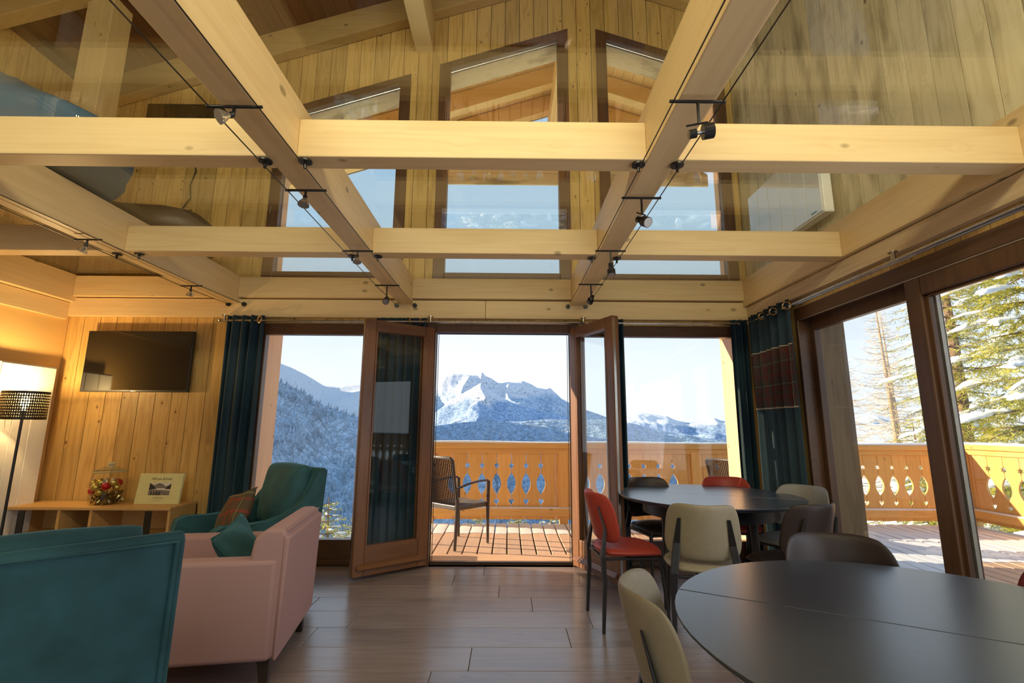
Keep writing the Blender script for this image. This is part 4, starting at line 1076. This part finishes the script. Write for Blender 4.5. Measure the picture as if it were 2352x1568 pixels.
rc = rattan_chair((2.70, 5.70), 25, 'woven dark garden chair whose back top shows above the red chair, beyond the right window')
rc.scale = (.965,)*3
# ================================================================== landscape
def terrain_mat(name, snowline, forest, soft, sc, seed=0., rock=(.12, .14, .18), rockamt=.5, snowcol=(.86, .89, .94), meadowamt=.8):
    m, nt, p, o = newmat(name)
    tc = N(nt, 'ShaderNodeTexCoord'); sp = N(nt, 'ShaderNodeSeparateXYZ'); nt.links.new(tc.outputs['Object'], sp.inputs[0])
    n1 = N(nt, 'ShaderNodeTexNoise'); n1.inputs['Scale'].default_value = sc; n1.inputs['Detail'].default_value = 8; n1.inputs['Roughness'].default_value = .62; nt.links.new(tc.outputs['Object'], n1.inputs['Vector'])
    n2 = N(nt, 'ShaderNodeTexNoise'); n2.inputs['Scale'].default_value = sc*14; n2.inputs['Detail'].default_value = 4; nt.links.new(tc.outputs['Object'], n2.inputs['Vector'])
    geo = N(nt, 'ShaderNodeNewGeometry'); sn = N(nt, 'ShaderNodeSeparateXYZ'); nt.links.new(geo.outputs['Normal'], sn.inputs[0])
    alt = math_(nt, 'SUBTRACT', sp.outputs[2], math_(nt, 'MULTIPLY_ADD', n1.outputs['Fac'], soft*4, snowline-soft*2))
    a = ramp(nt, math_(nt, 'MULTIPLY_ADD', alt, 1/soft, .5), [(.2, (0, 0, 0)), (.8, (1, 1, 1))]).outputs[0]
    fo = mixc(nt, ramp(nt, n2.outputs['Fac'], [(.40, (0, 0, 0)), (.66, (1, 1, 1))]).outputs[0], forest, tuple(min(1, c*1.7+.05) for c in forest))
    meadow = ramp(nt, n1.outputs['Fac'], [(.60, (0, 0, 0)), (.66, (1, 1, 1))]).outputs[0]
    fo = mixc(nt, math_(nt, 'MULTIPLY', meadow, meadowamt), fo, snowcol)
    rk = ramp(nt, n2.outputs['Fac'], [(.52, (0, 0, 0)), (.62, (1, 1, 1))]).outputs[0]
    st = ramp(nt, sn.outputs[2], [(.55, (1, 1, 1)), (.93, (0, 0, 0))]).outputs[0]
    sw = mixc(nt, math_(nt, 'MULTIPLY', math_(nt, 'MULTIPLY', rk, st), rockamt), snowcol, rock)
    c = mixc(nt, a, fo, sw)
    nt.links.new(c, p.inputs['Base Color']); p.inputs['Roughness'].default_value = .9; p.inputs['Specular IOR Level'].default_value = .05
    n3 = N(nt, 'ShaderNodeTexNoise'); n3.inputs['Scale'].default_value = sc*5; n3.inputs['Detail'].default_value = 9; n3.inputs['Roughness'].default_value = .7; nt.links.new(tc.outputs['Object'], n3.inputs['Vector'])
    bp = N(nt, 'ShaderNodeBump'); bp.inputs['Strength'].default_value = .6; bp.inputs['Distance'].default_value = .35/sc; nt.links.new(n3.outputs['Fac'], bp.inputs['Height']); nt.links.new(bp.outputs[0], p.inputs['Normal'])
    return m
def fbm(v, o=6):
    return noise.fractal(v, .75, 2.1, o, noise_basis='PERLIN_ORIGINAL')
def ridge(name, pts, dnear, zlow, mat, label, amp, freq, seed, nu=200, nv=60, prof=1.0, back=.35):
    """pts: ridge crest in world metres; the flank runs towards the valley at horizontal range dnear*|p|"""
    P = [Vector(p) for p in pts]; L = [0]
    for a, b in zip(P, P[1:]): L.append(L[-1]+(b-a).length)
    def at(t):
        s = t*L[-1]
        for i in range(len(P)-1):
            if s <= L[i+1] or i == len(P)-2:
                return P[i].lerp(P[i+1], (s-L[i])/(L[i+1]-L[i]))
    mb = MB()
    def f(u, v):
        p = at(u); h = Vector((p.x, p.y, 0))
        if v < .08:
            k = (.08-v)/.08; q = h*(1+back*k); z = p.z-(p.z-zlow)*k*.8
            return (q.x, q.y, z)
        k = (v-.08)/.92
        dist = 1-(1-dnear)*k; z = p.z+(zlow-p.z)*(k**prof)
        q = Vector((h.x*dist, h.y*dist, z))
        env = min(1, k*8)
        n = fbm(Vector((q.x*freq+seed, q.y*freq, q.z*freq*.6)))
        rdg = (1-abs(noise.noise(Vector((q.x*freq*1.3+seed, q.y*freq*.5, seed)))*2))
        q.x += env*amp*.9*noise.noise(Vector((q.x*freq*2+seed, q.z*freq*3, 7.7))); q.y += env*amp*.9*noise.noise(Vector((q.x*freq*2+seed, q.z*freq*3, 1.7)))
        q.z += env*amp*(n*.55+(rdg-.6)*.7)+(1-env)*amp*.05*noise.noise(Vector((q.x*freq*9, seed, 0)))
        return q
    mb.grid(f, nu, nv)
    o = mb.build(name, mat, smooth=True, recalc=False, angle=180)
    return tag(o, label, 'mountain')
A_p = [(-3300, 2600, 1000), (-2376, 3463, 763), (-2053, 3664, 613), (-1828, 3781, 494), (-1755, 3816, 464), (-1649, 3863, 414), (-1506, 3921, 324), (-1395, 3962, 321), (-1283, 3999, 347), (-1133, 4044, 374), (-887, 4105, 344), (-720, 4130, 250), (-640, 4150, 60)]
B_p = [(-1900, 1300, 420), (-1291, 1903, 303), (-1118, 2010, 257), (-1019, 2062, 205), (-914, 2110, 159), (-828, 2146, 101), (-740, 2178, 64), (-611, 2217, 26), (-438, 2258, -22), (-278, 2283, -62), (-50, 2300, -110)]
C_p = [(-2300, 6600, 300), (-1473, 6843, 448), (-1176, 6901, 535), (-1006, 6927, 614), (-923, 6939, 730), (-811, 6953, 764), (-527, 6980, 750), (-420, 6987, 760), (-387, 6989, 795), (-335, 6992, 739), (-239, 6996, 702), (-142, 6999, 632), (17, 7000, 646), (209, 6997, 673), (305, 6993, 635), (432, 6987, 571), (559, 6978, 546), (603, 6974, 571), (666, 6968, 514), (777, 6957, 407), (1023, 6925, 282), (1443, 6850, 128), (1900, 6800, 0)]
D_p = [(-1300, 5040, -120), (-947, 5113, -29), (-840, 5132, 85), (-641, 5160, 271), (-412, 5184, 405), (-295, 5192, 473), (-176, 5197, 370), (61, 5200, 254), (297, 5192, 185), (621, 5163, 117), (1158, 5069, 0), (1700, 4950, -60)]
E_p = [(-1100, 3100, -150), (-683, 3229, -61), (-488, 3264, 11), (-315, 3285, 33), (-139, 3297, 52), (40, 3300, 41), (277, 3288, 60), (481, 3265, 55), (680, 3229, 61), (817, 3197, 38), (949, 3161, -3), (1101, 3111, -35), (1245, 3056, -55), (1382, 2997, -77), (1551, 2913, -94), (2400, 2500, -120)]
F_p = [(1700, 9350, 150), (1960, 9296, 214), (2280, 9222, 256), (2515, 9161, 289), (2705, 9107, 255), (2966, 9025, 214), (3145, 8964, 134), (3322, 8900, 95), (3533, 8819, 127), (3740, 8733, 181), (3837, 8691, 134), (4124, 8558, 81), (4723, 8243, 112), (5259, 7911, 168), (5735, 7574, 233), (6144, 7246, 194), (6672, 6763, 229), (7338, 6034, 202), (8500, 4500, 300)]
FOR_HAZED = (.37, .46, .56)  # forest tone paled and blued, distance haze is put into the colour
mA = terrain_mat('snow_rock_left', -300, FOR_HAZED, 120, .004, rockamt=.35)
mB = terrain_mat('forest_slope_left', 215, FOR_HAZED, 60, .006, rockamt=.8, rock=(.14, .2, .3), meadowamt=.35)
mC = terrain_mat('snow_rock_far', 430, (.36, .46, .60), 160, .0022, rockamt=.8, rock=(.28, .34, .44))  # forest colours of the farther ridges likewise hold painted haze
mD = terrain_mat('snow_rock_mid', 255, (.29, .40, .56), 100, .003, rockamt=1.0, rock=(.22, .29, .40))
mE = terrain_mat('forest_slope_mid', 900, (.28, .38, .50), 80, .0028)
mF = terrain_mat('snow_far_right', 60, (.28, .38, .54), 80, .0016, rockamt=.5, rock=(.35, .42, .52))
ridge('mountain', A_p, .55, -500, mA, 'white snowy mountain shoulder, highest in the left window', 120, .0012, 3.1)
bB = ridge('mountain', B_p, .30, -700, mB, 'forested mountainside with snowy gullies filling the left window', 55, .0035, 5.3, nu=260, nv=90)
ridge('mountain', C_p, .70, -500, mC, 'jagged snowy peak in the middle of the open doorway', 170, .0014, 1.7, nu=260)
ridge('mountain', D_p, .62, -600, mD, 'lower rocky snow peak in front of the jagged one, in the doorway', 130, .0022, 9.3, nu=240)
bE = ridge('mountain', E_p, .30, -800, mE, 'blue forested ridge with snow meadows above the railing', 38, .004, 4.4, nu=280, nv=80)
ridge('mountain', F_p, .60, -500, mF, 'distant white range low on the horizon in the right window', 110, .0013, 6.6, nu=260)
# conifer forest on the nearer slopes, far too many and too small to tell apart
def forest(ob, parent_mesh, n, lo, hi, hmin, hmax, name):
    me = ob.data; vs = np.empty(len(me.vertices)*3); me.vertices.foreach_get('co', vs); vs = vs.reshape(-1, 3)
    sel = vs[(vs[:, 2] > lo) & (vs[:, 2] < hi) & (np.hypot(vs[:, 0], vs[:, 1]) < 3250) & (vs[:, 0] > -2600)]
    rng = np.random.default_rng(5); mb = MB()
    for k in range(n):
        p = sel[rng.integers(len(sel))]; j = rng.normal(0, 9, 2); h = rng.uniform(hmin, hmax)
        x, y, z = p[0]+j[0], p[1]+j[1], p[2]-4; r = h*.19; i = len(mb.v)
        mb.v += [(x-r, y-r, z), (x+r, y-r, z), (x, y+r, z), (x, y, z+h)]; mb.f += [(i, i+1, i+3), (i+1, i+2, i+3), (i+2, i, i+3)]; mb.mi += [0]*3
    m = plain('hazed_conifer_'+name, (.34, .42, .50), .9, var=.3, scale=.02, spec=.05)  # pale blue-grey cones, haze mixed into the tree colour
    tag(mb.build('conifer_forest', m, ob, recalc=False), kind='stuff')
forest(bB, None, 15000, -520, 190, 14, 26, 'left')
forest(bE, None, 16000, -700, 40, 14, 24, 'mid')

# near snowy ground falling away from the balcony
def gz(x, y):
    t = max(0, min(1, (x-.5*y-.5)/5)); t = t*t*(3-2*t)
    d = math.hypot(x, y)
    left = -3.2-.55*max(0, y-5)-.02*max(0, -x)
    right = -2.6+.035*max(0, d-12)-.6*max(0, 1-(x-2)/14)
    z = left*(1-t)+right*t
    if y > 140: z -= (y-140)*.4
    return z+.5*noise.noise(Vector((x*.12, y*.12, 1)))+.12*noise.noise(Vector((x*.6, y*.6, 4)))
mb = MB()
mb.grid(lambda u, v: (lambda x, y: (x, y, gz(x, y)))((-1+2*u)*70+(20 if True else 0), -8+158*v**1.6), 110, 90)
tag(mb.build('snowy_ground', snowm, smooth=True, recalc=False, angle=180), kind='structure')
# walls of the house below the loft level carry down to the ground, outside
tag(MB().box((XL-.35, YF, -4.2), (XR+.35, YO-.02, -.31)).build('basement_wall', plain('render_wall', (.6, .56, .5), .8)), kind='structure')
for x_, y_ in ((-.95, 6.45), (2.5, 6.45), (5.98, 6.45), (5.98, 1.5)):
    MB().box((x_-.08, y_-.08, -4.6), (x_+.08, y_+.08, -.2)).build('support_post', larch[2], dk)

# ------------------------------------------------------------------ trees
def needle_mat(name, a, b, c):
    m, nt, p, o = newmat(name); tc = N(nt, 'ShaderNodeTexCoord'); ns = N(nt, 'ShaderNodeTexNoise'); ns.inputs['Scale'].default_value = 2.2; ns.inputs['Detail'].default_value = 6
    nt.links.new(tc.outputs['Object'], ns.inputs['Vector']); nt.links.new(ramp(nt, ns.outputs['Fac'], [(.3, a), (.5, b), (.68, c)]).outputs[0], p.inputs['Base Color'])
    p.inputs['Roughness'].default_value = .7; p.inputs['Specular IOR Level'].default_value = .2
    p.inputs['Transmission Weight'].default_value = 0
    tr = N(nt, 'ShaderNodeBsdfTranslucent'); mx = N(nt, 'ShaderNodeMixShader'); mx.inputs[0].default_value = .4
    nt.links.new(ramp(nt, ns.outputs['Fac'], [(.3, a), (.5, b), (.68, c)]).outputs[0], tr.inputs[0])
    nt.links.new(p.outputs[0], mx.inputs[1]); nt.links.new(tr.outputs[0], mx.inputs[2]); nt.links.new(mx.outputs[0], o.inputs[0]); return m
ndl = needle_mat('spruce_needles', (.14, .16, .035), (.44, .42, .07), (.72, .62, .12))
bark = plain('spruce_bark', (.22, .14, .09), .9, var=.3, scale=8)
lbark = plain('larch_bark', (.42, .30, .20), .9, var=.25, scale=8)
ltwig = plain('larch_twig', (.60, .48, .34), .9, var=.25, scale=3)
def spruce(x, y, H_, label, rng, R_=2.4, dens=1.0, snow=1.0, base=None, lower=.08, needle=.10, nd=1.0, group='snowy spruces beyond the balcony'):
    z0 = gz(x, y)-.3 if base is None else base
    e_ = empty('spruce_tree', (x, y, z0), 0, label, 'tree', group)
    MB().tube([(0, 0, 0), (.05*R_, 0, H_*.5), (0, .02, H_)], [.07+H_*.012, .05+H_*.006, .01], 8).build('trunk', bark, e_, smooth=True)
    nb = MB(); sb = MB(); br = MB()
    z = H_*lower; lev = 0
    while z < H_*.985:
        t = z/H_; rad = R_*(1-t)**.75*(.85+.3*rng.random())+.06
        nbr = max(4, int(7*(1-t*.4)))
        for k in range(nbr):
            a = 2*PI*(k+rng.random()*.7)/nbr+lev*1.3; L_ = rad*(.75+.4*rng.random()); droop = (.28+.25*rng.random())*(1-t*.8)
            d = Vector((math.cos(a), math.sin(a), 0)); sdv = Vector((-d.y, d.x, 0))
            pt = lambda s: d*(L_*s)+Vector((0, 0, z+ (.10*L_*s if t > .7 else 0) - droop*L_*s*s*1.0+.12*L_*max(0, s-.6)))
            br.tube([pt(0), pt(.5), pt(1)], [.012+.008*rad, .01, .004], 4)
            n_ = int(max(7, L_*15*dens))
            for q in range(n_):
                s = (q+.5*rng.random())/n_*.95+.08
                c = pt(s)+Vector((0, 0, rng.uniform(-.03, .02))); sg = 1 if q % 2 else -1
                tl = (.12+.34*L_*(1.05-s))*rng.uniform(.6, 1.1)*min(1, .5+L_*.4)
                u = (d*rng.uniform(.35, .9)+sdv*sg*rng.uniform(.3, 1)+Vector((0, 0, rng.uniform(-.75, -.05)))).normalized()
                m_ = max(3, int(tl/.045*nd))
                R3 = rng.normal(size=(m_, 3)); R1 = rng.random(m_)
                for g in range(m_):
                    c2 = c+u*(tl*(g+R1[g])/m_); v = (u*.7+Vector(R3[g])*.42).normalized()*needle*(.7+.5*R1[g])
                    w_ = v.cross(Vector((R3[g][1], R3[g][2], R3[g][0]))).normalized()*needle*.11
                    i = len(nb.v); nb.v += [tuple(c2-w_), tuple(c2+w_), tuple(c2+v)]; nb.f.append((i, i+1, i+2)); nb.mi.append(0)
            if snow and rng.random() < .72*snow:
                s0, s1 = .25+.2*rng.random(), .8+.22*rng.random(); m_ = max(3, int(L_*3.5)); 
                rings = []
                for q in range(m_+1):
                    f = q/m_; p = pt(s0+(s1-s0)*f); w_ = (.10+.14*rng.random())*min(1.1, L_*.6)*math.sin(PI*min(.97, max(.06, f)))**.5; h = w_*(.45+.3*rng.random())
                    o2 = sdv*rng.uniform(-.08, .08)*L_
                    rings.append([p+o2-sdv*w_+Vector((0, 0, .0)), p+o2-sdv*w_*.55+Vector((0, 0, h*.8)), p+o2+Vector((0, 0, h)), p+o2+sdv*w_*.6+Vector((0, 0, h*.7)), p+o2+sdv*w_, p+o2-Vector((0, 0, h*.3))])
                sb.loft(rings, True, True)
        z += max(.16, H_*.035*(1-t*.55)); lev += 1
    tag(nb.build('needles', ndl, e_, recalc=False), kind='stuff'); br.build('branches', bark, e_)
    if sb.v: tag(sb.build('branch_snow', snowm, e_, smooth=True, angle=180, recalc=False), kind='stuff')
    return e_
rng = np.random.default_rng(11)
spruce(11.6, 10.2, 12.5, 'big snow-laden spruce filling the sliding door pane at the right edge', rng, 3.0, 1.5, nd=1.5)
spruce(15.2, 10.6, 12, 'snowy spruce at the far right, behind the big one', rng, 2.9, .9)
spruce(14.2, 15.0, 13, 'snowy spruce behind and left of the big one, its boughs reaching past the brown post', rng, 2.8, 1.0, nd=1.2)
spruce(12.8, 19.5, 3.9, 'small snowy spruce just above the railing, at the left of the side window', rng, 1.5, .8)
spruce(19, 17.5, 4.0, 'low snowy spruce behind the bare larches', rng, 1.9, .8)
spruce(15.0, 17.8, 4.2, 'bushy snow-covered spruce under the bare larches', rng, 2.2, .8)
spruce(8.8, 15.5, 3.0, 'snowy young spruce seen through the railing cutouts at right', rng, 1.7, .8)
spruce(12.2, 9.2, 2.6, 'snowy young spruce behind the side railing', rng, 1.6, 1)
# tops rising below the left window and the balcony
spruce(-5.1, 14.2, 6.4, 'pointed sunlit spruce top in the lower left window, beside the blue armchair', rng, 2.7, 1.9, base=-7.15, lower=.3, needle=.085)
spruce(-4.05, 14.8, 6.6, 'spruce with snowy boughs seen left of the open door leaf', rng, 3.2, 1.7, base=-7.4, lower=.3, needle=.085)
spruce(-3.2, 14.0, 7.6, 'taller spruce behind the glass of the left door leaf', rng, 2.6, 1.5, base=-7.4, lower=.3, needle=.085)
for i, (x_, y_, h_) in enumerate(((-.95, 16, 5.4), (.35, 16.5, 5.3), (1.4, 16, 5.5), (3.6, 17, 5.6), (5.2, 18, 5.9), (6.4, 17, 6.0))):
    spruce(x_, y_, h_, ['spruce top showing under the railing, behind the garden chair', 'spruce top under the railing in the middle of the doorway', 'snowy spruce top under the railing at the right of the doorway', 'spruce top below the railing, left part of the right window', 'spruce top below the railing near the wide railing post', 'spruce top below the railing behind the corner curtains'][i], rng, 2.6, 1.3, base=-6.9 if i < 3 else -6.6, lower=.35)
def larch_tree(x, y, H_, label, rng, lean=0.0):
    z0 = gz(x, y)-.3; e_ = empty('larch_tree', (x, y, z0), 0, label, 'tree', 'bare larches beyond the balcony')
    tp = lambda t: Vector((lean*H_*t, 0, H_*t))
    MB().tube([tp(0), tp(.5), tp(1)], [.16, .09, .012], 8).build('trunk', lbark, e_, smooth=True)
    tw = MB()
    z = .10
    while z < .99:
        for k in range(2):
            a = rng.uniform(0, 2*PI); L_ = (2.5*(1-z)**.8+.15)*rng.uniform(.6, 1.1); d = Vector((math.cos(a), math.sin(a), 0)); sd = Vector((-d.y, d.x, 0))
            b = tp(z); pt = lambda s: b+d*L_*s+Vector((0, 0, -.25*L_*s+.38*L_*s*s))
            tw.tube([pt(0), pt(.4), pt(.75), pt(1)], [.018, .012, .008, .003], 3, cap=False)
            for q in range(int(L_*9)):
                s = rng.uniform(.1, 1); c = pt(s); u = (d*.4+sd*rng.uniform(-1, 1)+Vector((0, 0, rng.uniform(-.5, .5)))).normalized()*rng.uniform(.15, .5)
                w_ = Vector((0, 0, .0065)); i = len(tw.v); tw.v += [tuple(c-w_), tuple(c+w_), tuple(c+u)]; tw.f.append((i, i+1, i+2)); tw.mi.append(0)
                for r in range(2):
                    c2 = c+u*rng.uniform(.3, .9); u2 = (u+Vector((rng.normal(), rng.normal(), rng.normal()))*.16).normalized()*.17
                    i = len(tw.v); tw.v += [tuple(c2-w_*.7), tuple(c2+w_*.7), tuple(c2+u2)]; tw.f.append((i, i+1, i+2)); tw.mi.append(0)
        z += .0125
    tag(tw.build('twigs', ltwig, e_, recalc=False), kind='stuff')
larch_tree(16.6, 20.5, 9.8, 'taller bare larch, right of the two in the side window', rng, -.03)
larch_tree(14.0, 19.5, 8.4, 'bare larch at the left of the side window', rng, -.02)
larch_tree(19.5, 24, 9.2, 'bare larch farther back between the other two', rng, -.02)
print('OBJS', len(bpy.data.objects), 'TRIS', sum(len(o.data.polygons) for o in bpy.data.objects if o.type == 'MESH'))
